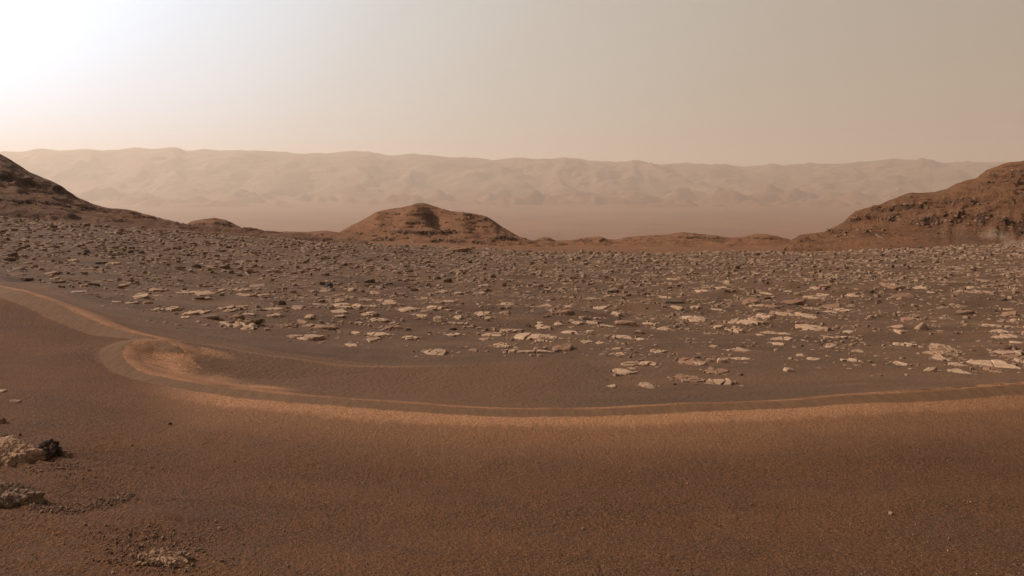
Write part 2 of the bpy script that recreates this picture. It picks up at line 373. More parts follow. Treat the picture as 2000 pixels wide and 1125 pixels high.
us = np.concatenate([np.linspace(-700, -30, 70, endpoint=False), np.linspace(-30, 2030, 800, endpoint=False), np.linspace(2030, 2700, 71)])
dn = np.concatenate([np.exp(np.linspace(math.log(0.8), math.log(3.2), 40, endpoint=False)), np.exp(np.linspace(math.log(3.2), math.log(7.0), 150, endpoint=False)),
                     np.exp(np.linspace(math.log(7.0), math.log(15.0), 300, endpoint=False)), np.exp(np.linspace(math.log(15.0), math.log(108), 210))])
UU, DD = np.meshgrid(us, dn)
GX = (UU - 1000) / F * DD
Z, sgn, sC, pl, u_, row_, sA_ = ground(GX, DD, True)
P = np.stack([GX, DD, Z], -1).reshape(-1, 3)
polys = grid_polys(*GX.shape)
near_c = np.where(np.abs(sC) < np.abs(sgn), -0.30 - 0.0 * sC + 0 * sgn, sgn)
lft = sstep(300, 170, u_ + 1.2 * (row_ - 640))
hook = np.exp(-((u_ - 262) / 75) ** 2 - ((row_ - 700) / 42) ** 2)
cr = (sgn - 0.20 - 0.06 * lft + 0.10 * hook) / (1.0 + 0.45 * lft - 0.30 * hook)
thinC = np.exp(-((sC + 0.05) / 0.09) ** 2) * sstep(980, 700, u_)
hollow = sstep(1250, 950, u_) * sstep(-2, 22, row_ - lin(EDGE_F, np.clip(u_, -700, 2700)) + 30 * sstep(880, 700, u_))
stony = sstep(8, 60, lin(EDGE_F, np.clip(u_, -700, 2700)) - row_)
dust = sstep(250, 480, u_ + 0.4 * (row_ - 700)) * (0.6 + 0.4 * sstep(2100, 1500, u_))
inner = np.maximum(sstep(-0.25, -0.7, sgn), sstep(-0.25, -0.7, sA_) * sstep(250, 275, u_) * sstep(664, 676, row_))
apron = sstep(90, 10, lin(EDGE_F, np.clip(u_, -700, 2700)) - row_) * sstep(300, 420, u_) * sstep(1100, 850, u_)
edge = sstep(24, 0, row_ - lin(EDGE_F, np.clip(u_, -700, 2700))) * (0.25 + 0.75 * sstep(820, 1000, u_) * sstep(1500, 1250, u_))
fan = sstep(-0.08, -0.22, sA_) * (1 - (np.abs(sgn - sA_) > 1e-6) * sstep(0.42, 0.2, np.abs(sgn))) * sstep(-1.0, -0.35, sA_ + 0.25 * fbm(GX * 1.5, DD * 1.5, 2, 19)) * sstep(900, 380, u_) * sstep(258, 285, u_) * sstep(676, 696, row_ + 0.25 * np.clip(u_ - 345, 0, 100))
A = {'hollow': hollow, 'stony': stony, 'edge': edge, 'fan': fan, 'crest': cr, 'dust': dust, 'inner': inner, 'thin': thinC, 'apron': apron}
isplain = (pl.reshape(-1)[polys].mean(1) > 0.5)
def sub(name, sel, mat, attrs):
    pp = polys[sel]; used = np.unique(pp); mp = np.zeros(len(P), np.int64); mp[used] = np.arange(len(used))
    return make_mesh(name, P[used], mp[pp], mat, {a: A[a].reshape(-1)[used] for a in attrs})
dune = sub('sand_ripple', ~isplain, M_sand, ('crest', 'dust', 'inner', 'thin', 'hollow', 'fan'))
tag(dune, 'large brown sand ripple with grey crest sweeping across the foreground', kind='structure')
plain = sub('rocky_plain', isplain, M_plain, ('stony',))
tag(plain, 'dark brown sandy plain strewn with pale slabs', kind='structure')
# ground to the sides and behind the viewer, just under the detailed sheet
bx, by = np.meshgrid(np.linspace(-130, 130, 70), np.linspace(-120, 90, 60))
bz = np.where(by > 0.5, base_z(bx, np.maximum(by, 0.5)) - 0.9, -2.9 + 0.05 * np.maximum(-by - 2, 0))
back = make_mesh('mountain_slope', np.stack([bx, by, bz], -1).reshape(-1, 3), grid_polys(*bx.shape), M_sand, {'crest': np.full(bx.size, 5.0)})
tag(back, 'brown sand slope around and behind the viewpoint', kind='structure')

# ------------------------------------------------------------------ middle distance terrain and hills
MU = np.array([-900, 0, 350, 700, 1000, 1300, 1600, 2000, 2900.])
MD = np.array([70, 100, 150, 250, 400, 520, 700, 1500, 3200.])
MR = np.array([
 [400, 410, 430, 440, 450, 455, 520, 640, 690],
 [432, 436, 440, 446, 452, 458, 520, 640, 690],
 [470, 464, 458, 456, 458, 460, 520, 640, 690],
 [500, 488, 478, 470, 464, 458, 520, 640, 690],
 [520, 504, 490, 482, 474, 468, 520, 640, 690],
 [520, 506, 492, 484, 475, 469, 520, 640, 690],
 [515, 502, 490, 484, 476, 470, 520, 640, 690],
 [500, 490, 486, 484, 480, 474, 520, 640, 690],
 [470, 470, 470, 470, 470, 470, 520, 640, 690.]])
MZ = -(MR - HY) * MD[None] / F
def mid_z(u, d):
    lc = np.log(MD); ld = np.log(d)
    def f(u, ld):
        iu = np.clip(np.searchsorted(MU, u) - 1, 0, len(MU) - 2); il = np.clip(np.searchsorted(lc, ld) - 1, 0, len(MD) - 2)
        fu = np.clip((u - MU[iu]) / (MU[iu + 1] - MU[iu]), 0, 1); fl = np.clip((ld - lc[il]) / (lc[il + 1] - lc[il]), 0, 1)
        return (MZ[iu, il] * (1 - fl) + MZ[iu, il + 1] * fl) * (1 - fu) + (MZ[iu + 1, il] * (1 - fl) + MZ[iu + 1, il + 1] * fl) * fu
    return sum(f(u + a, ld + b) for a in (-100, 0, 100) for b in (-0.08, 0, 0.08)) / 9
mu, md = np.meshgrid(np.linspace(-900, 2900, 420), np.exp(np.linspace(math.log(72), math.log(3200), 260)))
mx = (mu - 1000) / F * md
mz = mid_z(mu, md) + md * 0.0022 * fbm(mx / 22, md / 30, 5, 41) * sstep(72, 140, md)
mid = make_mesh('valley_slope', np.stack([mx, md, mz], -1).reshape(-1, 3), grid_polys(*mx.shape), M_orange, {'pale': 0 * mx, 'dark': 0 * mx, 'grey': 0 * mx})
tag(mid, 'orange sandy ground behind the rocky plain', kind='structure')

HILLS = []
def hill(name, label, mat, ridge, dr, foot_row, df, nu=260, nt=150, p=1.0, noise=0.5, nscale=8.0, strata=0.0, speriod=2.0,
         ledges=(), masks=None, back=60.0, drop=30.0, spur=None, dip=0.0):
    u0, u1 = ridge[0][0], ridge[-1][0]
    u = np.linspace(u0, u1, nu); t = np.concatenate([np.linspace(-0.25, 1, nt, endpoint=False), np.linspace(1, 2, nt // 4)])
    U, T = np.meshgrid(u, t)
    DR = lin(dr, U); DF = lin(df, U)
    ze = -(smooth_lin(ridge, U, (u1 - u0) / nu * 1.2) - HY) * DR / F
    zf = -(lin(foot_row, U) - HY) * DF / F
    tt = np.clip(T, 0, 1)
    D = np.where(T <= 1, DF + (DR - DF) * T, DR + (T - 1) * back)
    z = np.where(T < 0, zf + T * 6 * (DF / 100), np.where(T <= 1, zf + (ze - zf) * tt ** p, ze - (np.maximum(T - 1, 0)) ** 1.2 * drop))
    X = (U - 1000) / F * D
    env = np.clip(np.sin(np.pi * np.clip(tt, 0, 1)), 0, 1) ** 0.6 * (T <= 1) + 0.16
    endf = sstep(0, 0.06, (U - u0) / (u1 - u0)) * sstep(0, 0.06, (u1 - U) / (u1 - u0))
    hgt = np.maximum(ze - zf, 0.5)
    if spur: z = z + spur(U, T, D, X, z)
    z = z + noise * env * fbm(X / nscale, D / nscale, 6, 51, 0.55) + 0.16 * noise * env * ridged(X / (nscale * 0.16), D / (nscale * 0.22), 3, 57, 0.6)
    if strata:
        s = (z + dip * X + 0.5 * fbm(X / 15, D / 15, 3, 61)) / speriod
        fr = s - np.floor(s)
        z = z + strata * speriod * (sstep(0.62, 0.95, fr) - fr) * (0.35 + 0.65 * sstep(-0.2, 0.5, fbm(X / 18, D / 40, 2, 71))) * sstep(-0.02, 0.12, T) * sstep(1.03, 0.96, T)
    row = HY - z / D * F
    dark = np.zeros_like(z)
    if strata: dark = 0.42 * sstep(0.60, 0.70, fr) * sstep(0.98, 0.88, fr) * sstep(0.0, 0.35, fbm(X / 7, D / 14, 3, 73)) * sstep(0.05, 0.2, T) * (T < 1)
    for (pts, h, w) in ledges:
        lr = smooth_lin(pts, U, 6) + 3.0 * fbm(U / 25, U * 0 + 3.3, 4, 81)
        m = sstep(1.0, 0.93, T) * sstep(pts[0][0] - 12, pts[0][0] + 18, U) * sstep(pts[-1][0] + 12, pts[-1][0] - 18, U) * (0.35 + 0.65 * sstep(-0.35, 0.3, fbm(U / 30, U * 0 + h * 7, 2, 91)))
        fl = 0.55 * h * fbm(X / (0.9 * h + 0.3), D / (3 * h + 1), 3, 95)          # fluted face
        s = (lr - row) * D / F + fl * 0.25
        L = 2.6 * h
        z = z + m * h * (sstep(-w, w, s) - np.clip(s / (2 * L) + 0.5, 0, 1))
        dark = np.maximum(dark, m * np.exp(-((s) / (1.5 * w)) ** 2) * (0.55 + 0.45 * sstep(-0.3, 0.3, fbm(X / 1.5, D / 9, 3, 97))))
    at = {'dark': dark, 'pale': np.zeros_like(z), 'grey': np.zeros_like(z)}
    at['grey'] *= 0
    if masks:
        for an, fn in masks.items(): at[an] = np.clip(np.maximum(at[an], fn(U, row, X, D)), 0, 1)
    o = make_mesh(name, np.stack([X, D, z], -1).reshape(-1, 3), grid_polys(*X.shape), mat, at)
    tag(o, label, kind='structure')
    HILLS.append((label, U, D, z, X, at['dark'], T))
    return (U, D, z, X)
def blob(cx, cy, rx, ry, seed, sc=12.0):
    return lambda U, R, X, D: sstep(1.25, 0.45, np.sqrt(((U - cx) / rx) ** 2 + ((R - cy) / ry) ** 2) + 0.55 * fbm(U / sc, R / sc * 2, 4, seed))
def any_of(*fs): return lambda U, R, X, D: np.max([f(U, R, X, D) for f in fs], axis=0)

hill('hill', 'brown hillside with dark rock band rising at the left edge', M_hill,
     [(-900, 60), (-500, 120), (-250, 195), (-100, 255), (0, 300), (20, 311), (60, 337), (100, 353), (112, 359), (150, 384), (180, 397), (200, 404), (245, 410), (275, 416), (300, 424), (340, 437), (365, 443), (400, 447), (450, 452), (500, 457), (560, 463), (640, 472), (720, 484)],
     [(-900, 165), (0, 160), (400, 190), (720, 220)], [(-900, 372), (0, 432), (250, 452), (500, 470), (720, 490)], [(-900, 84), (0, 86), (720, 95)], nu=400, nt=200, p=1.25, noise=0.7, nscale=8,
     strata=0.34, speriod=1.4, ledges=[([(-500, 250), (-100, 320), (0, 344), (60, 356), (112, 370), (150, 384)], 1.0, 0.28), ([(-300, 330), (0, 392), (150, 402), (250, 420)], 0.35, 0.12)], back=60, drop=25)
hill('small_mound', 'small orange mound behind the left hillside', M_orange,
     [(338, 452), (360, 438), (380, 431), (400, 427), (418, 425), (440, 429), (460, 438), (485, 452), (505, 462)], [(338, 270), (505, 270)], [(338, 460), (505, 464)], [(338, 235), (505, 235)],
     nu=110, nt=60, p=0.8, noise=0.7, nscale=9, strata=0.35, speriod=1.6, ledges=[([(370, 441), (420, 436), (470, 446)], 0.6, 0.2)], back=40, drop=12)
hill('low_ridge', 'low orange ridge between the small mound and the central butte', M_orange,
     [(470, 466), (500, 459), (530, 455), (560, 452), (600, 453), (635, 450), (655, 453), (690, 458), (760, 470)], [(470, 320), (760, 320)], [(470, 472), (760, 478)], [(470, 250), (760, 250)],
     nu=140, nt=60, p=0.9, noise=0.7, nscale=11, strata=0.3, speriod=1.8, ledges=[([(525, 460), (600, 458), (660, 458)], 0.5, 0.2)], back=40, drop=12)
def butte_spur(U, T, D, X, z):
    g = np.exp(-((U - 846 - 20 * (1 - T)) / 17) ** 2) * sstep(0.35, 0.65, T) * sstep(1.0, 0.86, T) * -4.2      # gully right of the peak
    s = np.exp(-((U - 812 + 40 * (1 - T)) / 20) ** 2) * sstep(0.15, 0.5, T) * sstep(1.0, 0.8, T) * 2.2          # spur left of it
    s2 = np.exp(-((U - 905) / 16) ** 2) * sstep(0.2, 0.5, T) * sstep(1.0, 0.85, T) * 1.8
    s3 = np.exp(-((U - 735) / 22) ** 2) * sstep(0.2, 0.5, T) * sstep(1.0, 0.85, T) * 1.4
    return g + s + s2 + s3
hill('butte', 'rust coloured flat-shouldered butte in the middle of the view', M_orange,
     [(610, 486), (640, 476), (655, 462), (665, 452), (690, 438), (715, 426), (735, 414), (760, 408), (785, 405), (800, 401), (814, 396.5), (824, 395.5), (834, 398), (847, 402), (862, 407), (880, 412), (900, 414), (925, 417), (950, 423), (962, 429), (978, 441), (1000, 454), (1015, 462), (1040, 470), (1075, 480), (1130, 490)],
     [(610, 350), (820, 372), (1130, 350)], [(610, 490), (820, 491), (1130, 498)], [(610, 255), (820, 245), (1130, 255)], nu=360, nt=200, p=1.25, noise=0.8, nscale=10, strata=0.28, speriod=1.6,
     ledges=[([(868, 415), (900, 419), (930, 423), (958, 430)], 1.8, 0.35), ([(770, 452), (830, 455), (900, 453)], 1.1, 0.3), ([(940, 466), (985, 463), (1010, 468)], 0.9, 0.3), ([(830, 470), (900, 472), (960, 476)], 0.7, 0.25), ([(660, 452), (690, 455), (720, 458)], 0.6, 0.2)],
     masks={'dark': lambda U, R, X, D: 0.7 * blob(842, 424, 13, 13, 5, 8)(U, R, X, D)}, back=60, drop=32, spur=butte_spur)  # dark patch paints the gully's shade into the slope colour
hill('low_hills', 'row of low orange knolls right of the central butte', M_orange,
     [(1000, 484), (1035, 474), (1050, 466), (1060, 462), (1072, 463), (1085, 470), (1110, 470), (1130, 467), (1150, 463), (1172, 461), (1186, 467), (1200, 468), (1220, 463), (1250, 460), (1290, 459), (1320, 455), (1335, 453), (1360, 456), (1400, 460), (1430, 464), (1455, 461), (1475, 457), (1500, 457), (1520, 462), (1545, 468), (1600, 476), (1680, 488)],
     [(1000, 400), (1680, 400)], [(1000, 488), (1300, 490), (1680, 492)], [(1000, 300), (1680, 300)], nu=320, nt=90, p=0.9, noise=1.1, nscale=14, strata=0.3, speriod=2.0,
     ledges=[([(1040, 466), (1085, 470)], 0.9, 0.3), ([(1120, 471), (1190, 470)], 0.6, 0.2), ([(1300, 462), (1420, 466)], 0.6, 0.2), ([(1450, 466), (1520, 466)], 0.6, 0.2)], back=60, drop=25)
RH = hill('hill', 'tall layered orange hill with dark cliffs at the right edge', M_orange,
     [(1535, 480), (1548, 468), (1560, 461), (1580, 458), (1610, 454), (1630, 443), (1650, 431), (1665, 419), (1680, 410), (1700, 404), (1720, 398), (1745, 388), (1765, 381), (1780, 376), (1800, 376), (1825, 375), (1850, 369), (1870, 358), (1890, 351), (1905, 348), (1925, 333), (1945, 325), (1970, 317), (2000, 313), (2100, 300), (2300, 275), (2600, 250), (2900, 240)],
     [(1535, 165), (1700, 165), (2000, 180), (2900, 200)], [(1535, 496), (1600, 493), (1700, 488), (1800, 481), (2000, 474), (2900, 455)], [(1535, 100), (1700, 95), (2000, 92), (2900, 90)], nu=520, nt=260, p=1.0, noise=0.75, nscale=8, strata=0.42, speriod=1.0, dip=-0.04,
     ledges=[([(1611, 452), (1675, 452), (1710, 456), (1740, 461)], 0.5, 0.13), ([(1640, 436), (1655, 430), (1695, 424), (1740, 424), (1765, 426), (1815, 432), (1838, 430)], 0.9, 0.2),
             ([(1825, 432), (1850, 427), (1875, 424), (1905, 424), (1940, 430), (1962, 437), (2000, 444), (2100, 455)], 1.25, 0.3),
             ([(1697, 409), (1737, 410), (1765, 404), (1812, 400), (1830, 394), (1870, 392), (1890, 397), (1940, 389)], 0.8, 0.2),
             ([(1915, 360), (1945, 357), (2000, 352), (2200, 340)], 0.9, 0.22), ([(1925, 345), (1962, 347), (2000, 342), (2200, 330)], 0.6, 0.16), ([(1960, 396), (2000, 393), (2200, 380)], 0.5, 0.14)],
     masks={'pale': any_of(blob(1945, 455, 30, 11, 3, 5), blob(1985, 470, 34, 7, 4, 5)),
            'grey': lambda U, R, X, D: 0.45 * any_of(blob(1850, 452, 56, 14, 11, 22), blob(1885, 472, 56, 6, 12, 16), blob(1985, 450, 20, 6, 13, 10))(U, R, X, D)}, back=60, drop=25)

# ------------------------------------------------------------------ crater floor and far rim
FZ = -700.0
fx, fy = np.meshgrid(np.linspace(-60000, 60000, 121), np.linspace(-20000, 60000, 121))
flo = make_mesh('crater_floor', np.stack([fx, fy, np.full_like(fx, FZ)], -1).reshape(-1, 3), grid_polys(*fx.shape), M_floor)
tag(flo, 'wide hazy reddish crater floor far below', kind='structure')
RIM = [(-900, 300), (-400, 293), (-100, 299), (0, 297), (40, 297), (75, 291), (120, 295), (165, 291), (200, 294), (240, 292), (265, 290), (300, 292), (335, 287), (350, 289), (362, 295), (400, 291), (430, 294), (470, 293), (540, 296), (600, 301), (640, 300), (690, 294), (722, 296), (745, 301), (765, 304), (800, 302), (840, 303), (870, 307), (900, 308), (960, 313), (1010, 308), (1040, 314), (1075, 312), (1100, 307), (1125, 309), (1150, 313), (1200, 316), (1240, 315), (1290, 321), (1340, 318), (1400, 322), (1450, 325), (1490, 323), (1510, 319), (1530, 323), (1580, 320), (1640, 320), (1700, 315), (1740, 310), (1765, 312), (1790, 313), (1840, 318), (1900, 317), (2000, 316), (2300, 322), (2900, 312)]
ru, rt = np.meshgrid(np.linspace(-900, 2900, 760), np.concatenate([np.linspace(-0.5, 0, 50, endpoint=False), np.linspace(0, 1, 150, endpoint=False), np.linspace(1, 1.6, 25)]))
rd = 22500 + 8500 * rt
rx = (ru - 1000) / F * rd
zr = -(lin(RIM, ru) - HY) * 31000 / F
tt = np.clip(rt, 0, 1)
rz = FZ - 12 + (zr - FZ + 12) * (0.09 * np.clip((rt + 0.5) / 0.8, 0, 1) ** 1.6 + 0.91 * sstep(0.05, 1.02, tt) ** 0.95)
spur = ridged(rx / 2600 + 0.3 * fbm(rx / 3000, rd / 3000, 2, 7), rd / 7000, 5, 101)
rz = rz + np.where(rt <= 1, np.sin(np.pi * np.clip(tt, 0, 1)) ** 0.8, 0) * (250 * (spur - 0.9) * (0.35 + 0.8 * sstep(-0.4, 0.5, fbm(rx / 6500, rd / 9000, 2, 109))) + 150 * fbm(rx / 1500, rd / 1100, 6, 111, 0.6))
rz = rz + sstep(-0.5, -0.35, rt) * sstep(0.3, -0.1, rt) * 45 * fbm(rx / 2200, rd / 900, 4, 123)
foot = sstep(-0.5, -0.05, rt) * sstep(0.38, 0.12, tt)
rz = rz + foot * 480 * np.maximum(fbm(rx / 1500, rd / 900, 5, 121) - 0.25 + 0.1 * sstep(-0.2, 0.2, rt), 0)
rz = np.where(rt > 1, zr - (rt - 1) * 900 + 30 * fbm(rx / 500, rd / 500, 3, 131), rz + 26 * fbm(rx / 420, rd * 0 + 2, 4, 133, 0.6) * sstep(0.9, 1.0, tt))
rim = make_mesh('crater_rim', np.stack([rx, rd, rz], -1).reshape(-1, 3), grid_polys(*rx.shape), M_rim, {'low': sstep(0.35, -0.05, rt + 0.25 * fbm(rx / 2500, rd / 1800, 3, 151))})
tag(rim, 'long hazy crater rim on the horizon', kind='structure')
pk = [(225, 296), (245, 291), (262, 287.5), (275, 288), (290, 292), (310, 297)]
pu, pt = np.meshgrid(np.linspace(225, 310, 40), np.linspace(-1, 1, 30))
pd_ = 38000 + 2500 * pt; pz = -(lin(pk, pu) - HY) * 38000 / F - np.abs(pt) ** 1.3 * 600 + 30 * fbm(pu / 9, pt * 4, 3, 141)
o = make_mesh('far_peak', np.stack([(pu - 1000) / F * pd_, pd_, pz], -1).reshape(-1, 3), grid_polys(*pu.shape), M_rim)
tag(o, 'faint far peak just above the left part of the crater rim', kind='structure')

# haze: the dusty air of the whole crater
hz = [(x, y, z) for z in (-760, 1750) for y in (-21000, 62000) for x in (-62000, 62000)]
hq = [(0, 1, 3, 2), (4, 6, 7, 5), (0, 4, 5, 1), (2, 3, 7, 6), (0, 2, 6, 4), (1, 5, 7, 3)]
km = bpy.data.materials.new('dusty_air'); km.use_nodes = True
for n in list(km.node_tree.nodes): km.node_tree.nodes.remove(n)
ko = km.node_tree.nodes.new('ShaderNodeOutputMaterial'); kv = km.node_tree.nodes.new('ShaderNodeVolumePrincipled')
kv.inputs['Color'].default_value = (0.84, 0.70, 0.575, 1); kv.inputs['Density'].default_value = 3.5e-5; kv.inputs['Anisotropy'].default_value = 0.40
km.node_tree.links.new(kv.outputs[0], ko.inputs['Volume'])
haze = make_mesh("haze", np.array(hz, float), np.array(hq)[:, ::-1], km, smooth=False)
tag(haze, 'dusty air filling the crater', 'haze', kind='stuff')

# ------------------------------------------------------------------ rocks
def outline(r, n, ncut=6, el=1.0):
    th = np.linspace(0, 2 * np.pi, n, endpoint=False)
    ph = np.sort(r.uniform(0, 2 * np.pi, ncut) * 0.35 + np.arange(ncut) * 2 * np.pi / ncut * 1.0)
    dist = r.uniform(0.55, 1.0, ncut)
    c = np.cos(th[:, None] - ph[None]); rad = np.min(np.where(c > 0.08, dist[None] / np.maximum(c, 0.08), 9), 1)
    jt = r.standard_normal(n)
    if n > 40: jt = sum(np.cos(th * q + r.uniform(0, 6.28)) for q in (3, 5, 7, 11, 13)) * 0.6
    rad = np.minimum(rad, 1.35) * (1 + 0.045 * jt)
    return th, rad
PROF_FLAT = [(1.10, -0.9), (1.02, 0.10), (0.96, 0.55), (0.90, 0.90), (0.74, 1.0), (0.40, 1.02)]
PROF_SAND = [(1.15, -0.9), (1.05, -0.1), (1.0, 0.30), (0.97, 0.62), (0.90, 0.84), (0.70, 0.94), (0.44, 1.0), (0.22, 1.0)]
PROF_SLAB = [(1.03, -0.6), (1.04, 0.12), (0.97, 0.40), (1.0, 0.47), (0.93, 0.70), (0.95, 0.78), (0.87, 0.97), (0.60, 1.02), (0.3, 1.03)]
PROF_BLOCK = [(0.98, -0.5), (1.04, 0.12), (1.0, 0.40), (0.93, 0.62), (0.80, 0.84), (0.60, 0.96), (0.3, 1.02)]
PROF_FINE = [(1.06, -0.5), (1.06, -0.1), (1.05, 0.10), (1.02, 0.24), (1.04, 0.32), (0.99, 0.42), (0.97, 0.54), (1.0, 0.62), (0.95, 0.74), (0.92, 0.84), (0.87, 0.92), (0.80, 0.97), (0.72, 1.0), (0.62, 1.02), (0.52, 1.03), (0.42, 1.04), (0.32, 1.05), (0.22, 1.05), (0.1, 1.05)]
PROF_LOW = [(1.06, -0.5), (1.05, -0.1), (1.02, 0.12), (0.985, 0.32), (0.95, 0.50), (0.89, 0.66), (0.81, 0.80), (0.70, 0.90), (0.57, 0.96), (0.42, 1.0), (0.26, 1.0), (0.12, 1.0)]
PROF_DOME = [(1.0, -0.5), (1.02, -0.15), (1.01, 0.1), (0.98, 0.25), (0.95, 0.38), (0.90, 0.5), (0.84, 0.62), (0.77, 0.72), (0.68, 0.82), (0.58, 0.90), (0.47, 0.95), (0.36, 0.98), (0.25, 1.0), (0.12, 1.0)]
def rock_geo(seed, lx, ly, h, prof, n=12, ncut=6, jit=0.05, rough=0.0, rfreq=14.0):
    r = np.random.default_rng(seed)
    th, rad = outline(r, n, ncut)
    K = len(prof); V = []
    tx, ty = r.uniform(-0.12, 0.12, 2)
    for k, (fr, fz) in enumerate(prof):
        rr = rad * fr * (1 + jit * 0.6 * r.standard_normal(n) * (0.3 if k == 0 else 1))
        x = np.cos(th) * rr; y = np.sin(th) * rr
        z = fz + (jit * r.standard_normal(n) + tx * x + ty * y) * (1 if fz > 0.3 else 0.3)
        V.append(np.stack([x, y, z], 1))
    V = np.concatenate(V); V = np.concatenate([V, [[0, 0, prof[-1][1]]]])
    if rough:
        q = V.copy(); o = r.uniform(0, 50)
        ddr = rough * fbm(q[:, 0] * rfreq * 0.25 + o + q[:, 2] * 2.1, q[:, 1] * rfreq * 0.25 - q[:, 2] * 1.7, 4, 3, 0.65)
        ddz = rough * 1.6 * fbm(q[:, 0] * rfreq * 0.3 - o, q[:, 1] * rfreq * 0.3 + o, 4, 9, 0.65) * (lx / max(h, 1e-3)) * 0.22
        V[:, :2] *= (1 + ddr)[:, None]; V[:, 2] += ddz * (V[:, 2] > 0.05)
    V = V * np.array([lx / 2, ly / 2, h])
    i = np.arange(n); j = (i + 1) % n; T = []
    for k in range(K - 1):
        a, b = k * n, (k + 1) * n
        T += [np.stack([a + i, a + j, b + j], 1), np.stack([a + i, b + j, b + i], 1)]
    a = (K - 1) * n; T.append(np.stack([a + i, a + j, np.full(n, K * n)], 1))
    return V, np.concatenate(T)
def rotm(rx, ry, rz):
    cx, sx, cy, sy, cz, sz = math.cos(rx), math.sin(rx), math.cos(ry), math.sin(ry), math.cos(rz), math.sin(rz)
    return np.array([[cz, -sz, 0], [sz, cz, 0], [0, 0, 1]]) @ np.array([[cy, 0, sy], [0, 1, 0], [-sy, 0, cy]]) @ np.array([[1, 0, 0], [0, cx, -sx], [0, sx, cx]])

def clip_poly(P_, nrm, c):
    out = []
    for a_, b_ in zip(P_, np.roll(P_, -1, 0)):
        da, db = a_ @ nrm - c, b_ @ nrm - c
        if da <= 0: out.append(a_)
        if (da < 0) != (db < 0): out.append(a_ + (b_ - a_) * da / (da - db))
    return np.array(out)
def plate_geo(P_, H, r):
    q = []
    for a_, b_ in zip(P_, np.roll(P_, -1, 0)):
        m = max(1, int(np.linalg.norm(b_ - a_) / 0.05))
        for k in range(min(m, 4)): q.append(a_ + (b_ - a_) * k / min(m, 4))
    q = np.array(q); c = q.mean(0); n = len(q); s0 = np.sqrt(np.ptp(q[:, 0]) * np.ptp(q[:, 1]) + 1e-6)
    q = q + r.normal(0, 0.025 * s0, q.shape)
    tz = r.uniform(-0.10, 0.10, 2)
    V = []
    for fr, fz in ((1.04, -1.0), (1.0, 0.35), (0.97, 0.72), (0.89, 1.0)):
        xy = c + (q - c) * fr; z = fz * H + ((xy - c) @ tz + r.normal(0, 0.05 * H, n)) * (fz > 0.2)
        V.append(np.concatenate([xy, z[:, None]], 1))
    V = np.concatenate(V + [np.array([[c[0], c[1], H]])]); i = np.arange(n); j = (i + 1) % n; T = []
    for k in range(3): T += [np.stack([k * n + i, k * n + j, (k + 1) * n + j], 1), np.stack([k * n + i, (k + 1) * n + j, (k + 1) * n + i], 1)]
    T.append(np.stack([3 * n + i, 3 * n + j, np.full(n, 4 * n)], 1))
    return V, np.concatenate(T)
def cracked(i, L, ext, H, mat, loc, rz, r):
    e = bpy.data.objects.new('cracked_rock', None); C.objects.link(e); e.location = loc; e.rotation_euler = (0, 0, rz); e.empty_display_size = 0.1
    th, rad = outline(r, 22, int(r.integers(5, 8)))
    base = np.stack([np.cos(th) * rad * L / 2, np.sin(th) * rad * ext / 2], 1)
    ns = int(r.integers(3, 6)); sd_ = np.stack([np.linspace(-0.4, 0.4, ns) * L + r.normal(0, 0.06 * L, ns), r.uniform(-0.28, 0.28, ns) * ext], 1)
    for a in range(ns):
        P_ = base.copy()
        for b in range(ns):
            if a == b or len(P_) < 3: continue
            nv = sd_[b] - sd_[a]; ln = np.linalg.norm(nv); nv = nv / ln
            P_ = clip_poly(P_, nv, float(nv @ (sd_[a] + sd_[b]) / 2) - 0.012 * L - 0.004)
        if len(P_) < 3: continue
        V, T = plate_geo(P_, H * r.uniform(0.7, 1.35), r)
        make_mesh('plate', V, T, mat, smooth=False, parent=e)
    for k in range(int(r.integers(2, 5))):
        l2 = r.uniform(0.06, 0.14) * L; a = r.uniform(0, 6.28)
        V, T = rock_geo(int(r.integers(1e6)), l2, l2 * 0.8, l2 * 0.3, PROF_BLOCK, n=8, ncut=5, jit=0.07)
        c = make_mesh('fragment', V, T, mat, smooth=False, parent=e); c.location = (math.cos(a) * L * 0.5, math.sin(a) * ext * 0.5, 0.0)
    return e
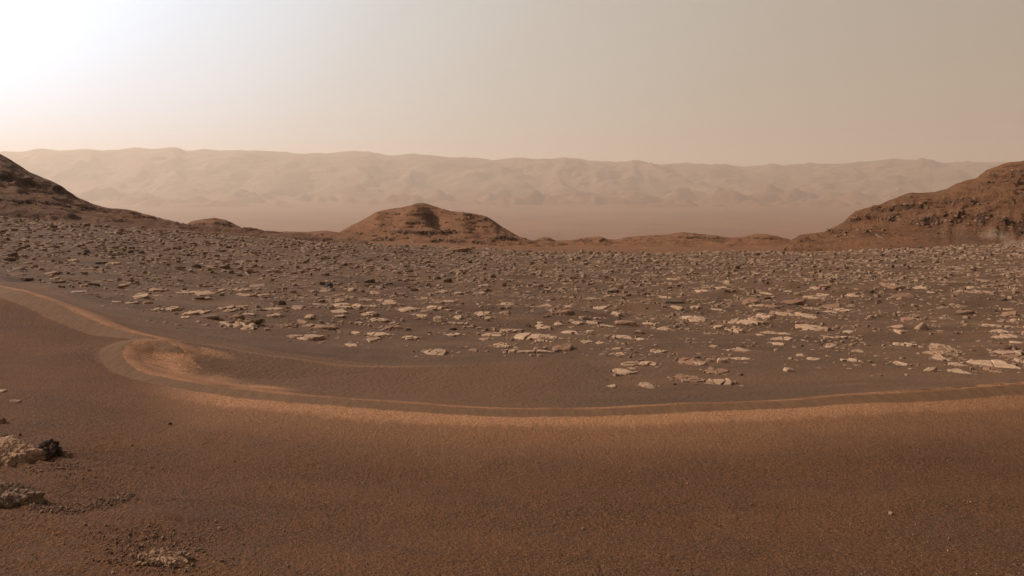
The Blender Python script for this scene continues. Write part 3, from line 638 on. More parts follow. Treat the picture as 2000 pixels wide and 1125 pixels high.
# x, y, width, height in the photograph's pixels and sort: p flat pale slab, w wedge with a shaded front, b block, d dark rock, t tilted layered slab, r broken outcrop
RK = """631 570 27 8 p;628 553 16 6 d;610 570 12 5 p;686 566 24 7 p;706 569 10 4 d;732 572 26 11 p;464 567 34 9 p;482 565 10 6 p;499 559 24 5 p;506 565 15 5 w;433 567 14 6 p;394 559 13 8 p;394 574 44 8 p;360 572 30 7 p;474 578 46 8 p;514 577 24 6 p;385 582 24 4 d;398 584 18 4 p;544 591 24 10 b;472 599 27 6 p;534 603 29 8 p;512 605 28 4 d;438 603 30 5 p;449 608 22 5 p;398 609 34 7 p;370 613 30 4 p;406 618 44 5 d;363 621 18 5 p;464 618 36 7 w;474 636 80 16 r;488 614 30 5 p;530 618 16 6 p;540 615 22 7 p;603 620 22 11 p;586 629 26 6 p;622 639 70 7 p;554 637 32 6 p;602 661 70 8 p;694 650 26 6 w;662 598 44 6 p;696 599 22 6 p;720 599 32 7 p;714 586 26 6 p;740 586 22 8 p;664 588 24 5 p;682 582 20 5 p;672 575 10 5 p;660 577 18 4 p;644 580 22 4 p;661 610 28 6 p;660 618 18 7 p;716 614 46 12 p;698 632 24 5 p;740 627 30 4 p;686 669 18 4 d;684 674 28 3 p;734 654 30 6 p;726 664 26 8 p;620 595 28 8 p;580 601 26 5 p;483 527 18 7 b;608 525 26 6 d;382 520 18 7 d;469 537 14 6 d;634 536 20 7 d;404 522 22 6 p;436 522 24 6 d;720 549 20 6 d;672 518 12 6 d
872 548 20 8 d;855 543 16 6 d;806 566 18 6 d;895 574 22 5 w;933 572 22 6 p;951 567 15 6 d;945 559 22 5 p;864 571 28 5 p;828 584 28 5 p;874 589 26 7 p;894 587 7 4 p;764 594 42 5 p;794 605 38 8 p;828 605 36 5 p;850 603 36 8 p;866 600 12 8 p;874 606 16 4 p;826 618 22 10 p;809 614 12 4 p;897 610 16 6 b;894 620 20 8 p;943 614 34 7 p;986 611 34 5 w;978 601 16 5 d;990 595 30 5 p;952 621 30 4 p;1057 640 34 11 p;1054 631 14 5 p;1091 634 20 6 p;1031 636 12 6 d;867 632 12 6 p;898 633 36 4 p;768 631 14 5 p;742 627 36 4 p;768 638 34 4 p;752 642 30 7 p;739 655 38 5 p;798 661 36 6 p;796 643 14 5 b;948 643 10 5 b;996 646 44 4 p;966 655 44 6 p;1040 660 50 6 p;1074 660 34 7 p;1056 667 30 5 p;876 642 26 5 d;884 654 30 8 r;946 663 16 5 p;982 676 44 8 r;1028 688 80 4 p;849 688 50 8 p;926 685 20 4 p;961 539 16 7 d
1140 621 22 6 b;1202 614 24 8 r;1194 569 32 6 d;1262 574 22 5 d;1152 584 24 6 p;1186 579 18 4 w;1299 582 30 6 p;1308 590 42 5 d;1172 601 28 6 p;1066 598 26 8 p;1108 598 20 5 p;1128 632 24 7 p;1116 639 12 5 p;1154 631 34 6 p;1180 638 36 4 p;1116 651 36 10 p;1152 648 20 5 w;1143 668 22 5 p;1170 670 22 8 p;1216 660 40 10 p;1184 660 14 4 d;1220 670 8 4 d;1250 663 20 4 w;1267 633 22 6 p;1294 644 28 4 p;1250 648 20 6 b;1360 624 46 8 p;1322 602 22 5 p;1356 603 22 3 p;1398 605 20 3 p;1406 563 24 7 p;1422 569 12 5 d;1374 569 28 5 p;1380 558 14 5 p;1316 555 20 5 p;1312 547 18 5 p;1422 550 16 8 b;1402 639 24 5 p;1430 645 40 9 r;1436 630 34 6 p;1360 698 14 4 d;1368 712 28 12 r;1412 705 28 10 b;1390 704 20 7 b;1442 701 34 3 p;1440 685 36 8 p;1394 678 20 7 r;1358 663 8 3 b;1348 669 8 3 d;1284 688 34 5 p;1206 681 26 4 w;1204 692 34 3 p;1248 712 50 8 p;1272 711 22 6 r;1236 720 14 4 p;1225 729 44 6 p;1265 755 34 10 r;1195 755 18 7 p;1317 750 10 4 b;1352 744 60 4 p;1405 750 80 4 p;1400 726 44 6 p;1445 731 10 6 b
1484 597 30 7 p;1506 598 22 5 p;1496 573 26 8 p;1541 570 18 9 p;1612 560 36 9 w;1594 563 22 5 p;1558 575 18 7 b;1588 582 32 9 p;1608 577 36 9 p;1550 589 40 9 t;1494 582 22 5 d;1586 603 30 7 p;1624 597 40 8 t;1646 607 34 6 p;1622 610 24 3 p;1577 618 38 8 p;1536 615 32 10 p;1543 607 18 7 p;1512 611 30 7 t;1506 619 22 7 b;1480 606 22 6 b;1486 619 28 4 p;1480 625 30 4 p;1456 631 68 8 p;1581 642 48 11 p;1484 654 14 5 p;1504 651 28 5 p;1534 653 22 6 p;1524 663 32 4 p;1520 673 26 5 p;1603 674 10 4 d;1622 678 22 4 w;1589 702 28 3 p;1666 705 30 4 p;1562 694 16 3 p;1678 687 22 5 p;1637 660 56 3 p;1658 648 20 5 p;1668 579 26 6 p;1770 624 32 8 w;1754 638 28 5 w;1755 647 20 5 p;1756 611 10 6 b;1744 559 36 8 p;1770 674 40 5 p;1538 722 22 8 b;1760 712 34 11 p;1702 569 14 7 b
1836 689 14 6 d;1846 693 14 5 d;1838 702 34 4 p;1850 709 10 4 d;1868 713 26 7 p;1820 690 28 7 p;1880 610 38 8 w;1974 614 38 10 w;1966 606 22 6 p;1960 628 14 5 p;1980 626 14 7 b;1991 624 8 5 b;1932 637 24 4 p;1960 639 32 5 p;1958 649 28 5 p;1976 659 46 5 p;1976 678 28 8 b;1986 670 20 6 p;1970 691 60 6 p;1980 698 48 4 p;1994 707 20 10 p;1924 710 50 9 p;1956 716 60 7 p;1938 724 34 8 p;1870 727 46 5 p;1912 571 24 12 p;1884 571 34 8 p;1932 572 22 6 p;1894 561 24 5 w;1852 551 24 8 p;1915 547 18 9 p;1796 563 26 9 p;1818 571 18 5 p;1842 595 10 3 d;1956 585 22 4 d;1878 600 18 5 p
26 497 24 9 d;19 506 24 8 b;137 509 24 7 p;23 485 22 8 p;52 481 20 7 d;107 480 26 6 d;154 480 26 6 d;69 519 10 5 d;103 509 8 5 d;254 491 14 7 d;240 496 14 5 d;159 494 22 5 d;211 523 16 5 d;196 513 22 6 d;218 515 20 6 p;96 536 42 6 p;32 525 20 7 p;23 537 26 8 p;51 544 30 4 d;78 548 8 6 d;111 551 34 5 w;104 544 18 6 p;123 560 14 5 d;164 558 22 6 w;183 556 26 6 d;149 570 24 5 p;275 575 26 7 p;267 581 42 8 p;303 567 32 5 p;306 578 18 5 p;243 557 18 6 p;307 551 14 4 d;288 591 18 6 b;255 592 30 3 p;226 590 18 3 p;335 603 34 8 p;307 606 30 6 p;318 512 16 5 p"""
ROCKS = []
for part in RK.replace('\n', ';').split(';'):
    a = part.split(); ROCKS.append([float(a[0]), float(a[1]), float(a[2]), float(a[3]), a[4]])
# landmarks, each described by its own look: x, y, w, h, sort, label, short phrase for use by its neighbours
LAND = [
 (1862, 681, 86, 30, 'S', 'largest slab of the plain, pale, pitted and tilted, near the right edge', 'largest pitted pale slab'),
 (1100, 680, 54, 9, 'w', 'long low wedge rock with dark reddish end just beyond the sand ripple', 'long wedge beyond the ripple'),
 (640, 556, 20, 13, 'u', 'single blue-grey boulder among the pale slabs left of centre', 'blue-grey boulder'),
 (855, 624, 24, 13, 'w', 'dark-fronted wedge boulder with a pale top, below the central butte', 'dark-fronted wedge boulder'),
 (1097, 611, 46, 11, 'w', 'long dark-sided wedge of rock on a small sand drift near the centre', 'long dark central wedge'),
 (1218, 631, 40, 10, 'w', 'dark overhanging slab casting a black shadow, right of the centre', 'dark overhanging slab'),
 (1334, 736, 38, 9, 'w', 'arched ledge with a black shaded underside close to the sand ripple', 'arched black-shaded ledge'),
 (1342, 708, 52, 17, 'p', 'broad pale sloping slab half buried in sand above the arched ledge', 'broad half-buried slab'),
 (1466, 588, 32, 13, 't', 'striped reddish slab standing tilted on the plain right of centre', 'striped reddish tilted slab'),
 (1760, 577, 52, 12, 'D', 'large smooth domed orange slab in front of the right hill', 'large domed orange slab'),
 (1800, 639, 28, 13, 'B', 'upright pale boulder with rounded raised end above the largest slab', 'upright pale boulder'),
 (1816, 720, 36, 13, 'T', 'pointed slab tilted up at its right end, below the largest slab', 'pointed upturned slab'),
 (890, 488, 46, 7, 'w', 'dark flat-topped rock on the far edge of the plain below the butte', 'dark rock on the far plain edge'),
 (105, 396, 14, 9, 'd', 'lone dark boulder lying on the left hillside', 'lone hillside boulder'),
]
def solve_d(u, row):
    ds = np.exp(np.linspace(math.log(2.5), math.log(106), 240))
    u = np.asarray(u, float); row = np.asarray(row, float)
    out = np.zeros(len(u))
    for c0 in range(0, len(u), 400):
        uu, rr = u[c0:c0 + 400], row[c0:c0 + 400]
        D = np.broadcast_to(ds[None], (len(uu), len(ds))); X = (uu[:, None] - 1000) / F * D
        z = ground(X, D); r = np.minimum.accumulate(HY - z / D * F, 1)
        i = np.argmax(r <= rr[:, None], 1); i = np.where(r[:, -1] > rr, len(ds) - 1, i); i = np.maximum(i, 1)
        q = np.arange(len(uu)); ra, rb = r[q, i - 1], r[q, i]
        f = np.clip((ra - rr) / np.maximum(ra - rb, 1e-6), 0, 1)
        out[c0:c0 + 400] = ds[i - 1] * (1 - f) + ds[i] * f
    return out
spec = [(x, y, w, h, s, None, None) for x, y, w, h, s in ROCKS] + [l for l in LAND]
su = np.array([s[0] for s in spec], float); sy = np.array([s[1] for s in spec], float); sw = np.array([s[2] for s in spec], float); sh = np.array([s[3] for s in spec], float)
raised = np.array([s[4] in 'wbduBTtSD' for s in spec])
dmid = solve_d(su, sy + np.where(raised, sh * 0.35, 0)); dtop = solve_d(su, sy - sh * 0.5); dbot = solve_d(su, sy + sh * 0.5)
names = {'p': 'flat_rock', 'w': 'rock_wedge', 'b': 'boulder', 'd': 'dark_rock', 't': 'layered_rock', 'r': 'outcrop', 'u': 'boulder', 'S': 'flat_rock', 'D': 'flat_rock', 'B': 'boulder', 'T': 'layered_rock'}
cats = {'p': 'slab', 'w': 'rock', 'b': 'boulder', 'd': 'rock', 't': 'slab', 'r': 'outcrop', 'u': 'boulder', 'S': 'slab', 'D': 'slab', 'B': 'boulder', 'T': 'slab'}
ROT = {}
placed = []
for i, (x, y, w, h, s, lab, short) in enumerate(spec):
    r = np.random.default_rng(1000 + i)
    d = dmid[i]; ppm = F / d; L = w / ppm; ext = np.clip(dtop[i] - dbot[i], 0.30 * L, 1.25 * L); hz_ = h / ppm
    rz = r.uniform(-0.25, 0.25); rx = ry = 0.0; sink = 0.0; n = 14; mat = M_pale; prof = PROF_SLAB; rough = 0.03
    if s == 'p':
        H = np.clip(0.06 * L + 0.012, 0.015, 0.08) * r.uniform(0.6, 1.3); prof = PROF_SAND if r.random() < 0.6 else PROF_SLAB; n = 30; rough = 0.075; sink = -r.uniform(0.1, 0.45) if prof is PROF_SAND else 0
        rx = r.uniform(-0.05, 0.05); ry = r.uniform(-0.07, 0.07); L *= 1.08; ext *= 1.15
        if r.random() < 0.12: mat = M_red
    elif s == 'w':
        H = hz_ * 0.62; ext = min(ext, 0.7 * L); ry = -r.uniform(0.06, 0.14); rx = r.uniform(-0.02, 0.06)
        mat = M_pale if w < 30 else M_red
    elif s == 'b': H = hz_ * 0.80; ext = 0.75 * L; prof = PROF_BLOCK; rx = r.uniform(-0.15, 0.15); ry = r.uniform(-0.2, 0.2); mat = M_pale if r.random() < 0.5 else M_dark
    elif s == 'd': H = hz_ * 0.82; ext = 0.6 * L; prof = PROF_SLAB if w > 20 else PROF_BLOCK; rx = r.uniform(-0.1, 0.2); ry = r.uniform(-0.2, 0.2); mat = M_dark
    elif s == 't': H = hz_ * 0.38; ext = 0.65 * L; rx = 0.28; ry = -0.22; mat = M_red
    elif s == 'u': H = hz_ * 0.85; ext = 0.7 * L; prof = PROF_BLOCK; mat = M_blue; n = 9; ry = 0.3; rx = 0.2
    elif s == 'S': H = hz_ * 0.30; ext = 0.62 * L; prof = PROF_FINE; n = 44; rx = 0.20; ry = 0.20; rz = -0.25; rough = 0.09; sink = -0.25
    elif s == 'D': H = hz_ * 0.62; ext = 0.6 * L; prof = PROF_DOME; n = 28; mat = M_red; rough = 0.02
    elif s == 'B': H = hz_ * 0.78; ext = 0.55 * L; prof = PROF_DOME; n = 30; ry = -0.42; rough = 0.05
    elif s == 'T': H = hz_ * 0.36; ext = 0.42 * L; prof = PROF_FINE; n = 30; ry = -0.30; rx = 0.18; rz = 0.25; rough = 0.06
    elif s == 'r': H = np.clip(hz_ * 0.3, 0.02, 0.1); prof = PROF_FLAT; n = 26; rough = 0.08
    if lab and s in 'w': prof = PROF_FINE; n = 34; rough = 0.05
    X = (x - 1000) / F * d
    if s == 'p' and w >= 30:
        zg = float(ground(np.array([X]), np.array([d]))[0])
        placed.append(cracked(i, L * 1.02, ext, np.clip(0.035 * L + 0.012, 0.016, 0.05), mat, (X, d, zg - 0.004), rz * 0.6, r)); continue
    V, Tq = rock_geo(2000 + i, L * 0.95, ext, H, prof, n=n, ncut=int(r.integers(4, 7)), jit=0.05 if n < 20 else 0.03, rough=rough)
    V = V @ rotm(rx, ry, rz).T
    if s == 'w': V[:, 2] += 0.12 * H
    if lab and x == 105:     # on the hillside
        d = 118.0; X = (x - 1000) / F * d; zg = -(y + 3 - HY) * d / F; V *= d / dmid[i]
    else: zg = float(ground(np.array([X]), np.array([d]))[0])
    o = make_mesh(names[s], V, Tq, mat, smooth=(s in 'DB'))
    o.location = (X, d, zg + sink * H)
    placed.append(o)
    if s == 'r':
        bed = o; bed.name = 'bedrock'; o = bpy.data.objects.new('outcrop', None); C.objects.link(o); o.location = bed.location; bed.location = (0, 0, 0); bed.parent = o; placed[-1] = o; o.empty_display_size = 0.1
        for kk in range(int(np.clip(w / 3.2, 7, 26))):
            a = r.uniform(0, 6.28); q = math.sqrt(r.random()) * 0.46
            l2 = r.uniform(0.07, 0.17) * L
            V2, T2 = rock_geo(7000 + i * 40 + kk, l2, l2 * r.uniform(0.6, 1), l2 * r.uniform(0.3, 0.55), PROF_BLOCK, n=8, ncut=5, jit=0.07)
            c = make_mesh('stone', V2 @ rotm(r.uniform(-.3, .3), r.uniform(-.3, .3), r.uniform(0, 6)).T, T2, M_pale if r.random() < 0.7 else M_dark, smooth=False, parent=o)
            c.location = (math.cos(a) * q * L, math.sin(a) * q * ext, H * 0.7)
# labels: own look, then place relative to the nearest landmark rock
nl = len(LAND); base_i = len(ROCKS)
ORD = ['nearest', 'second', 'third', 'fourth', 'fifth', 'sixth', 'seventh', 'eighth', 'ninth', 'tenth', 'eleventh', 'twelfth', 'thirteenth', 'fourteenth', 'fifteenth', 'sixteenth', 'seventeenth', 'eighteenth', 'nineteenth', 'twentieth',
       'twenty-first', 'twenty-second', 'twenty-third', 'twenty-fourth', 'twenty-fifth', 'twenty-sixth', 'twenty-seventh', 'twenty-eighth', 'twenty-ninth', 'thirtieth']

def look(s, w, h):
    size = 'broad' if w >= 40 else ('mid-sized' if w >= 24 else 'small')
    if s == 'p': return size + (' thin' if h / w < 0.17 else ' flat') + ' pale slab'
    if s == 'w': return size + ' shaded wedge rock'
    if s == 'b': return size + ' blocky boulder'
    if s == 'd': return size + ' dark rock'
    if s == 't': return size + ' tilted layered slab'
    return size + ' broken outcrop'
assign = {}
usable = [k for k in range(nl) if LAND[k][0] not in (105,)]
def direction(dx, dy):
    if abs(dx) >= abs(dy): return 'right of' if dx > 0 else 'left of'
    return 'in front of' if dy > 0 else 'behind'
buckets = {}
for i in range(base_i):
    best = min(usable, key=lambda k: math.hypot(su[i] - LAND[k][0], 3 * (sy[i] - LAND[k][1])))
    dx, dy = su[i] - LAND[best][0], 3 * (sy[i] - LAND[best][1])
    buckets.setdefault((best, direction(dx, dy), look(spec[i][4], sw[i], sh[i])), []).append((math.hypot(dx, dy), i))
for (k, dr_, lk), lst in buckets.items():
    lst.sort()
    for q, (_, i) in enumerate(lst):
        if len(lst) == 1: t = f'{lk} {dr_} the {LAND[k][6]}'
        else: t = f'{lk}, {ORD[q]} such {dr_} the {LAND[k][6]}'
        tag(placed[i], t, cats[spec[i][4]], {'p': 'pale slabs on the plain', 'w': 'wedge rocks on the plain', 'b': 'boulders on the plain', 'd': 'dark rocks on the plain', 't': 'tilted layered slabs', 'r': 'broken outcrops'}[spec[i][4]])
for k in range(nl): tag(placed[base_i + k], LAND[k][5], cats[LAND[k][4]])

# ------------------------------------------------------------------ foreground rocks on the ripple (lower left)
M_congl = mat_rock('pebbly_conglomerate', (0.29, 0.16, 0.088), (0.31, 0.17, 0.095), (0.14, 0.082, 0.05), 0.03, 22)
M_congl2 = mat_rock('grey_conglomerate', (0.25, 0.15, 0.095), (0.27, 0.16, 0.10), (0.10, 0.066, 0.05), 0.04, 26)
M_black = mat_rock('dark_rough_rock', (0.095, 0.052, 0.036), (0.10, 0.056, 0.038), (0.045, 0.027, 0.021), 0.05, 24)
def fore(name, label, cat, x, y, w, depth, hpx, prof, mat, n, rough, rot=(0, 0, 0), rf=16, seed=1, sink=0.0, group=None, peb=0, pamp=0.8):
    d = float(solve_d([max(x, 0)], [y])[0]); L = w * d / F; H = hpx * d / F
    V, T = rock_geo(seed, L, L * depth, H, prof, n=n, ncut=7, jit=0.012 if n > 20 else 0.06, rough=rough, rfreq=rf)
    if peb:                                          # pebbly, pitted surface: push out along the normals
        cen = np.array([0, 0, H * 0.3]); nr_ = (V - cen) * np.array([1, 1, (L / max(H, 1e-3)) ** 1.2 * 0.35]); nr_ /= np.linalg.norm(nr_, axis=1, keepdims=True) + 1e-9
        rr = np.random.default_rng(seed); cells = rr.uniform(-0.62, 0.62, (peb, 3)) * np.array([L, L * depth, 0]); cells[:, 2] = rr.uniform(-0.1, 1.1, peb) * H
        dm = np.full(len(V), 9.0); sz = rr.uniform(0.6, 1.4, peb)
        for q in range(peb): dm = np.minimum(dm, np.linalg.norm(V - cells[q], axis=1) / sz[q])
        cs = L / math.sqrt(peb)
        amp = sstep(-0.05, 0.1, V[:, 2] / H)
        V = V + nr_ * (amp * pamp * (np.clip(0.75 - dm / cs, -0.4, 0.75) * cs + 0.35 * cs * fbm(V[:, 0] / cs * 1.3 + V[:, 2] / cs, V[:, 1] / cs * 1.3 - V[:, 2] / cs, 3, 5)))[:, None]
    V = V @ rotm(*rot).T
    X = (x - 1000) / F * d
    o = make_mesh(name, V, T, mat, smooth=False); o.location = (X, d, float(ground(np.array([X]), np.array([d]))[0]) + sink * H)
    return tag(o, label, cat, group)
def fine(prof, m=3):
    P_ = np.array(prof); t = np.linspace(0, len(P_) - 1, (len(P_) - 1) * m + 1)
    return [(float(np.interp(q, range(len(P_)), P_[:, 0])), float(np.interp(q, range(len(P_)), P_[:, 1]))) for q in t]
fore('pebbly_rock', 'pale pebbly slab with sunlit top cut by the left edge of the picture', 'slab', 10, 896, 134, 1.25, 17, fine(PROF_LOW, 4), M_congl, 170, 0.03, (0.12, 0.05, 0.1), 14, 31, peb=420, pamp=0.8)
fore('pebbly_rock', 'grey pebbly slab with dark broken side, lower one at the left edge', 'slab', 4, 978, 134, 0.9, 25, fine(PROF_LOW, 4), M_congl2, 170, 0.04, (0.16, 0.03, -0.1), 14, 37, peb=420, pamp=1.1)
fore('boulder', 'rough dark brown boulder beside the pale pebbly slab', 'boulder', 97, 886, 62, 0.7, 24, fine(PROF_LOW), M_black, 120, 0.12, (0.22, 0.22, -0.5), 14, 45, peb=160, pamp=1.4)
fore('pebble', 'pale pebble right of the rough dark boulder', 'pebble', 131, 889, 8, 0.8, 6, PROF_BLOCK, M_pale, 10, 0, seed=51, group='pebbles on the ripple')
fore('pebble', 'flat pebble in front of the rough dark boulder', 'pebble', 121, 916, 15, 0.7, 4, PROF_BLOCK, M_congl2, 10, 0, seed=52, group='pebbles on the ripple')
fore('flat_rock', 'small reddish rock touching the left edge above the pale pebbly slab', 'rock', 2, 826, 20, 0.7, 9, PROF_BLOCK, M_red, 14, 0.04, seed=53)
fore('rock_chip', 'dark reddish chip left of the rough dark boulder', 'rock', 12, 852, 16, 0.7, 5, PROF_BLOCK, M_black, 10, 0.0, seed=54)
fore('rock_chip', 'tiny dark chip above the rough dark boulder', 'rock', 40, 851, 6, 0.7, 4, PROF_BLOCK, M_black, 8, 0.0, seed=58)
fore('flat_rock', 'thin pale flake at the left edge on the upper ripple slope', 'slab', 2, 765, 30, 0.8, 3, PROF_FLAT, M_pale, 14, 0.03, seed=55)
fore('flat_rock', 'thin broken flake on the slope below the left crest', 'slab', 32, 785, 28, 0.7, 3, PROF_FLAT, M_red, 14, 0.05, seed=56)
fore('pebble', 'small pebble on the ridge of the curved sand drift', 'pebble', 250, 968, 8, 0.8, 5, PROF_BLOCK, M_congl2, 10, 0, seed=61, group='pebbles on the ripple')
fore('pebble', 'small pebble on rippled sand below the curved drift', 'pebble', 166, 1026, 10, 0.8, 4, PROF_BLOCK, M_congl2, 10, 0, seed=62, group='pebbles on the ripple')
fore('pebble', 'lone pebble on coarse sand right of the cracked outcrop', 'pebble', 430, 1034, 10, 0.8, 5, PROF_BLOCK, M_pale, 10, 0, seed=63, group='pebbles on the ripple')
fore('pebble', 'dark pebble on the slope under the hooked crest', 'pebble', 331, 829, 8, 0.8, 4, PROF_BLOCK, M_black, 10, 0, seed=64, group='pebbles on the ripple')
fore('pebble', 'tiny dark pebble midway between dark boulder and crest', 'pebble', 259, 870, 6, 0.8, 4, PROF_BLOCK, M_black, 10, 0, seed=65, group='pebbles on the ripple')
# cracked outcrop at the bottom edge: flat pale bedrock broken into pieces
oc = fore('bedrock', 'cracked pale outcrop half covered by sand at the bottom edge', 'outcrop', 312, 1092, 120, 0.5, 5, fine(PROF_FLAT), M_congl, 90, 0.10, (0, 0, 0), 20, 71, sink=0.15)
r = np.random.default_rng(77)
bed = oc; oc = bpy.data.objects.new('outcrop', None); C.objects.link(oc); oc.location = bed.location; bed.location = (0, 0, 0); bed.parent = oc; oc.empty_display_size = 0.1
tag(oc, bed['label'], 'outcrop')
for k_ in ('label', 'category'): del bed[k_]
for kk in range(46):
    d0 = oc.location.y; l2 = r.uniform(5, 15) * d0 / F
    V2, T2 = rock_geo(9000 + kk, l2, l2 * r.uniform(0.5, 1), l2 * r.uniform(0.2, 0.45), PROF_BLOCK, n=9, ncut=5, jit=0.07)
    c = make_mesh('stone', V2 @ rotm(r.uniform(-.2, .2), r.uniform(-.2, .2), r.uniform(0, 6)).T, T2, M_congl if r.random() < 0.55 else M_congl2, smooth=False, parent=oc)
    a = r.uniform(0, 6.28); q = math.sqrt(r.random()) * 0.5
    c.location = (math.cos(a) * q * 120 * d0 / F, math.sin(a) * q * 62 * d0 / F, 0.008)

# ------------------------------------------------------------------ uncountable field rocks and gravel
def scatter(name, label, X, Y, Zs, L, flat, tint, mat, nvar=36, n=7, prof=None):
    prof = prof or [(1.05, -0.6), (1.0, 0.2), (0.9, 0.85), (0.6, 1.0)]
    protos = [rock_geo(400 + k, 1, 0.8, 1, prof, n=n, ncut=int(rng.integers(4, 7)), jit=0.07) for k in range(nvar)]
    N = len(X); which = rng.integers(0, nvar, N); Vs = []; Ts = []; At = []; off = 0
    rz = rng.uniform(0, 2 * np.pi, N); tx = rng.normal(0, 0.12, N); ty = rng.normal(0, 0.12, N); asp = rng.uniform(0.55, 1.0, N)
    for k in range(nvar):
        m = np.where(which == k)[0]
        if not len(m): continue
        V, T = protos[k]; nv = len(V)
        Q = V[None] * np.stack([L[m], L[m] * asp[m], L[m] * flat[m]], 1)[:, None]
        c, s_ = np.cos(rz[m])[:, None], np.sin(rz[m])[:, None]
        x = Q[..., 0] * c - Q[..., 1] * s_; y = Q[..., 0] * s_ + Q[..., 1] * c
        z = Q[..., 2] + x * tx[m][:, None] + y * ty[m][:, None]
        Vs.append(np.stack([x + X[m][:, None], y + Y[m][:, None], z + Zs[m][:, None]], -1).reshape(-1, 3))
        Ts.append((T[None] + (np.arange(len(m)) * nv)[:, None, None] + off).reshape(-1, 3)); At.append(np.repeat(tint[m], nv)); off += nv * len(m)
    o = make_mesh(name, np.concatenate(Vs), np.concatenate(Ts), mat, {'tint': np.concatenate(At)}, smooth=False)
    return tag(o, label, 'rocks', kind='stuff')
def field_points(N, dmin, dmax, u0=-330, u1=2330, power=2.0):
    d = (rng.uniform(dmin ** power, dmax ** power, N)) ** (1 / power); u = rng.uniform(u0, u1, N)
    return (u - 1000) / F * d, d, u
def plain_mask(X, Y):
    z, a, b, pl_, u, row, fb = ground(X, Y, True)
    gap = lin(EDGE_F, np.clip(u, -700, 2700)) - row
    return z, pl_, gap, u, row
# far dense field
X, Y, u = field_points(60000, 20, 90)
z, pl_, gap, u, row = plain_mask(X, Y)
dens = 0.45 + 0.55 * sstep(22, 45, Y); clus = sstep(-0.45, 0.3, fbm(X / 2.6, Y / 3.4, 4, 201, 0.6))
keep = (rng.random(len(X)) < dens * (0.12 + 0.88 * clus)) & (pl_ > 0.9) & (gap > 18)
X, Y, z = X[keep], Y[keep], z[keep]; N = len(X)
L = np.exp(rng.normal(math.log(0.28), 0.58, N)); L = np.minimum(L, 11 / F * Y * 1.15)
blk = rng.random(N) < 0.12
flat = np.where(blk, rng.uniform(0.22, 0.40, N), rng.uniform(0.05, 0.12, N))
scatter('field_rocks', 'dense field of small rocks covering the far plain', X, Y, z, L, flat, np.where(rng.random(N) < 0.38, rng.uniform(0, 0.35, N), rng.uniform(0.5, 1.0, N)), M_field, n=6, prof=[(1.05, -0.6), (1.0, 0.55), (0.84, 1.0)])
# nearer chips and flush slabs
X, Y, u = field_points(11000, 11.5, 30)
sx, sy_, sl = [], [], []
for i_ in range(len(ROCKS)):                        # fragments broken off around the slabs
    if spec[i_][4] in 'pwr':
        o_ = placed[i_].location; Lr = sw[i_] * dmid[i_] / F
        for k in range(int(rng.integers(5, 14))):
            a_ = rng.uniform(0, 2 * np.pi); q_ = rng.uniform(0.45, 1.0) * Lr
            sx.append(o_.x + math.cos(a_) * q_); sy_.append(o_.y + math.sin(a_) * q_ * 0.9); sl.append(rng.uniform(0.08, 0.32) * Lr)
z, pl_, gap, u, row = plain_mask(X, Y)
clus = sstep(-0.2, 0.45, fbm(X / 1.6, Y / 1.6, 3, 211))
sandy = sstep(60, 25, gap) * sstep(330, 420, u) * sstep(900, 760, u)
keep = (rng.random(len(X)) < clus * (1 - sandy)) & (pl_ > 0.95) & (gap > 6)
X, Y, z = X[keep], Y[keep], z[keep]; N = len(X)
L = np.exp(rng.normal(math.log(0.085), 0.6, N)); L = np.minimum(L, 10 / F * Y)
X2, Y2, u2 = field_points(7000, 12, 42)             # thin flush plates half lapped by sand
z2, p2, g2, u2, row2 = plain_mask(X2, Y2)
k2 = (p2 > 0.95) & (g2 > 12) & (rng.random(len(X2)) < sstep(-0.25, 0.4, fbm(X2 / 2.2, Y2 / 2.2, 3, 215)) * (1 - sstep(70, 30, g2) * sstep(330, 420, u2) * sstep(900, 760, u2)))
sx = list(sx) + list(X2[k2]); sy_ = list(sy_) + list(Y2[k2]); sl = list(sl) + list(rng.uniform(5, 15, k2.sum()) * Y2[k2] / F)
sx, sy_, sl = np.array(sx), np.array(sy_), np.array(sl)
X = np.concatenate([X, sx]); Y = np.concatenate([Y, sy_]); z = np.concatenate([z, ground(sx, sy_)]); L = np.concatenate([L, np.minimum(sl, 14 / F * sy_)]); N = len(X)
flat = np.where(rng.random(N) < 0.2, rng.uniform(0.25, 0.45, N), rng.uniform(0.05, 0.13, N))
scatter('rock_chips', 'small pale chips scattered on the dark sand of the near plain', X, Y, z, L, flat, np.clip(rng.normal(0.75, 0.25, N), 0, 1), M_field)
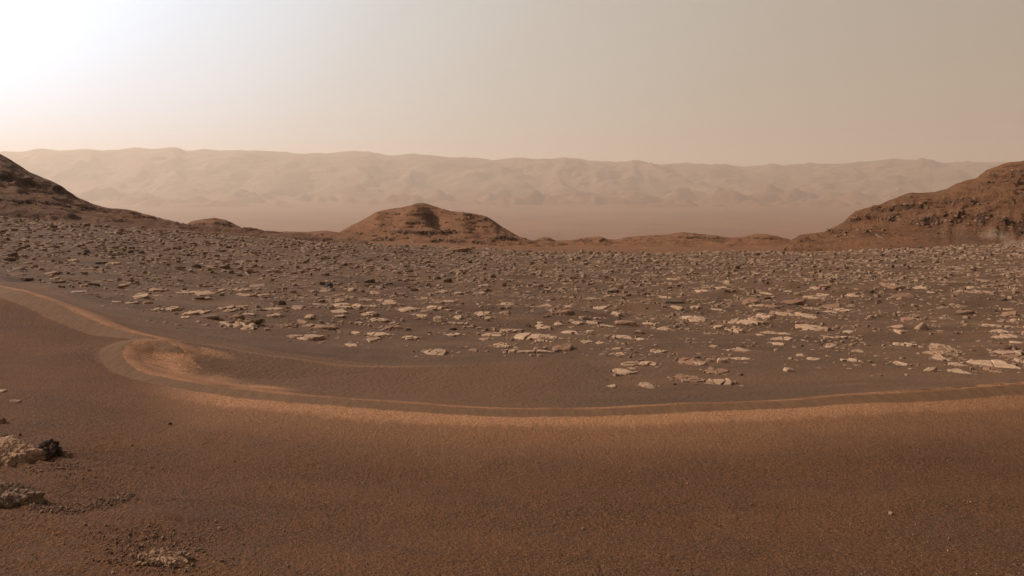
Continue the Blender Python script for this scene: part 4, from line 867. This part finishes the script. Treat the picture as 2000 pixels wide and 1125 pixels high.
# gravel along the curved drift and slabs at the lower left, and a thin scatter on the ripple
gp = []
for k in range(900):
    t = r.random(); gx = 60 + 200 * t; gy = 985 + 16 * math.sin(t * 3.0) - 12 * t * t * 2 + r.normal(0, 5); gp.append((gx + r.normal(0, 8), gy))
for k in range(260): gp.append((r.normal(125, 45), r.normal(916, 9)))
for k in range(700): gp.append((r.normal(300, 60), r.normal(1080, 22)))
for k in range(2200): gp.append((r.uniform(-20, 2020), 835 + 290 * r.random() ** 0.8))
gp = np.array(gp); gd = solve_d(gp[:, 0], gp[:, 1]); gX = (gp[:, 0] - 1000) / F * gd; gz = ground(gX, gd); N = len(gp)
L = np.exp(rng.normal(math.log(0.0085), 0.4, N)); L[-2200:] = np.exp(rng.normal(math.log(0.0062), 0.45, 2200))
scatter('gravel', 'fine gravel strewn over the ripple sand', gX, gd, gz, L, rng.uniform(0.4, 0.7, N), np.clip(rng.normal(0.35, 0.3, N), 0, 1), M_field, nvar=12, n=6)
# broken blocks along the ledges and loose stones on the slopes
def hill_blocks(key, name, label, nl, ns, l0):
    _, U_, D_, z_, X_, dk_, T_ = next(q for q in HILLS if key in q[0])
    vis = (U_ > -60) & (U_ < 2060) & (T_ > 0.02) & (T_ < 0.86)
    ia = np.flatnonzero(vis & (dk_ > 0.3)); ib = np.flatnonzero(vis & (T_ < 0.8))
    ia = rng.choice(ia, nl); ib = rng.choice(ib, ns); id_ = np.concatenate([ia, ib])
    x = X_.ravel()[id_] + rng.normal(0, 0.25 * l0, len(id_)); y = D_.ravel()[id_] - 0.1 * l0; zz = z_.ravel()[id_] - 0.08 * l0
    L = np.minimum(np.concatenate([0.85 * l0 * np.exp(rng.normal(0, 0.4, nl)), 0.42 * l0 * np.exp(rng.normal(0, 0.4, ns))]), 1.5 * l0)
    fl = np.concatenate([rng.uniform(0.14, 0.34, nl), rng.uniform(0.2, 0.4, ns)])
    ti = np.clip(np.concatenate([rng.normal(0.45, 0.25, nl), rng.normal(0.5, 0.3, ns)]), 0, 1)
    scatter(name, label, x, y, zz, L, fl, ti, M_ledge, nvar=16, n=6, prof=[(1.05, -0.6), (1.0, 0.55), (0.84, 1.0)])
M_ledge = mat_rock('ledge_rock', (0.085, 0.043, 0.025), (0.23, 0.128, 0.072), (0.07, 0.037, 0.024), 0.15, 1.5, tint=True)
hill_blocks('right edge', 'talus', 'broken ledge blocks and stones on the right hill', 1500, 1700, 0.55)
hill_blocks('left edge', 'talus', 'broken ledge blocks and stones on the left hillside', 700, 700, 0.5)
hill_blocks('middle of the view', 'talus', 'broken ledge blocks and stones on the central butte', 700, 500, 1.0)
hill_blocks('row of low', 'talus', 'stones on the low knolls right of the butte', 350, 250, 1.0)
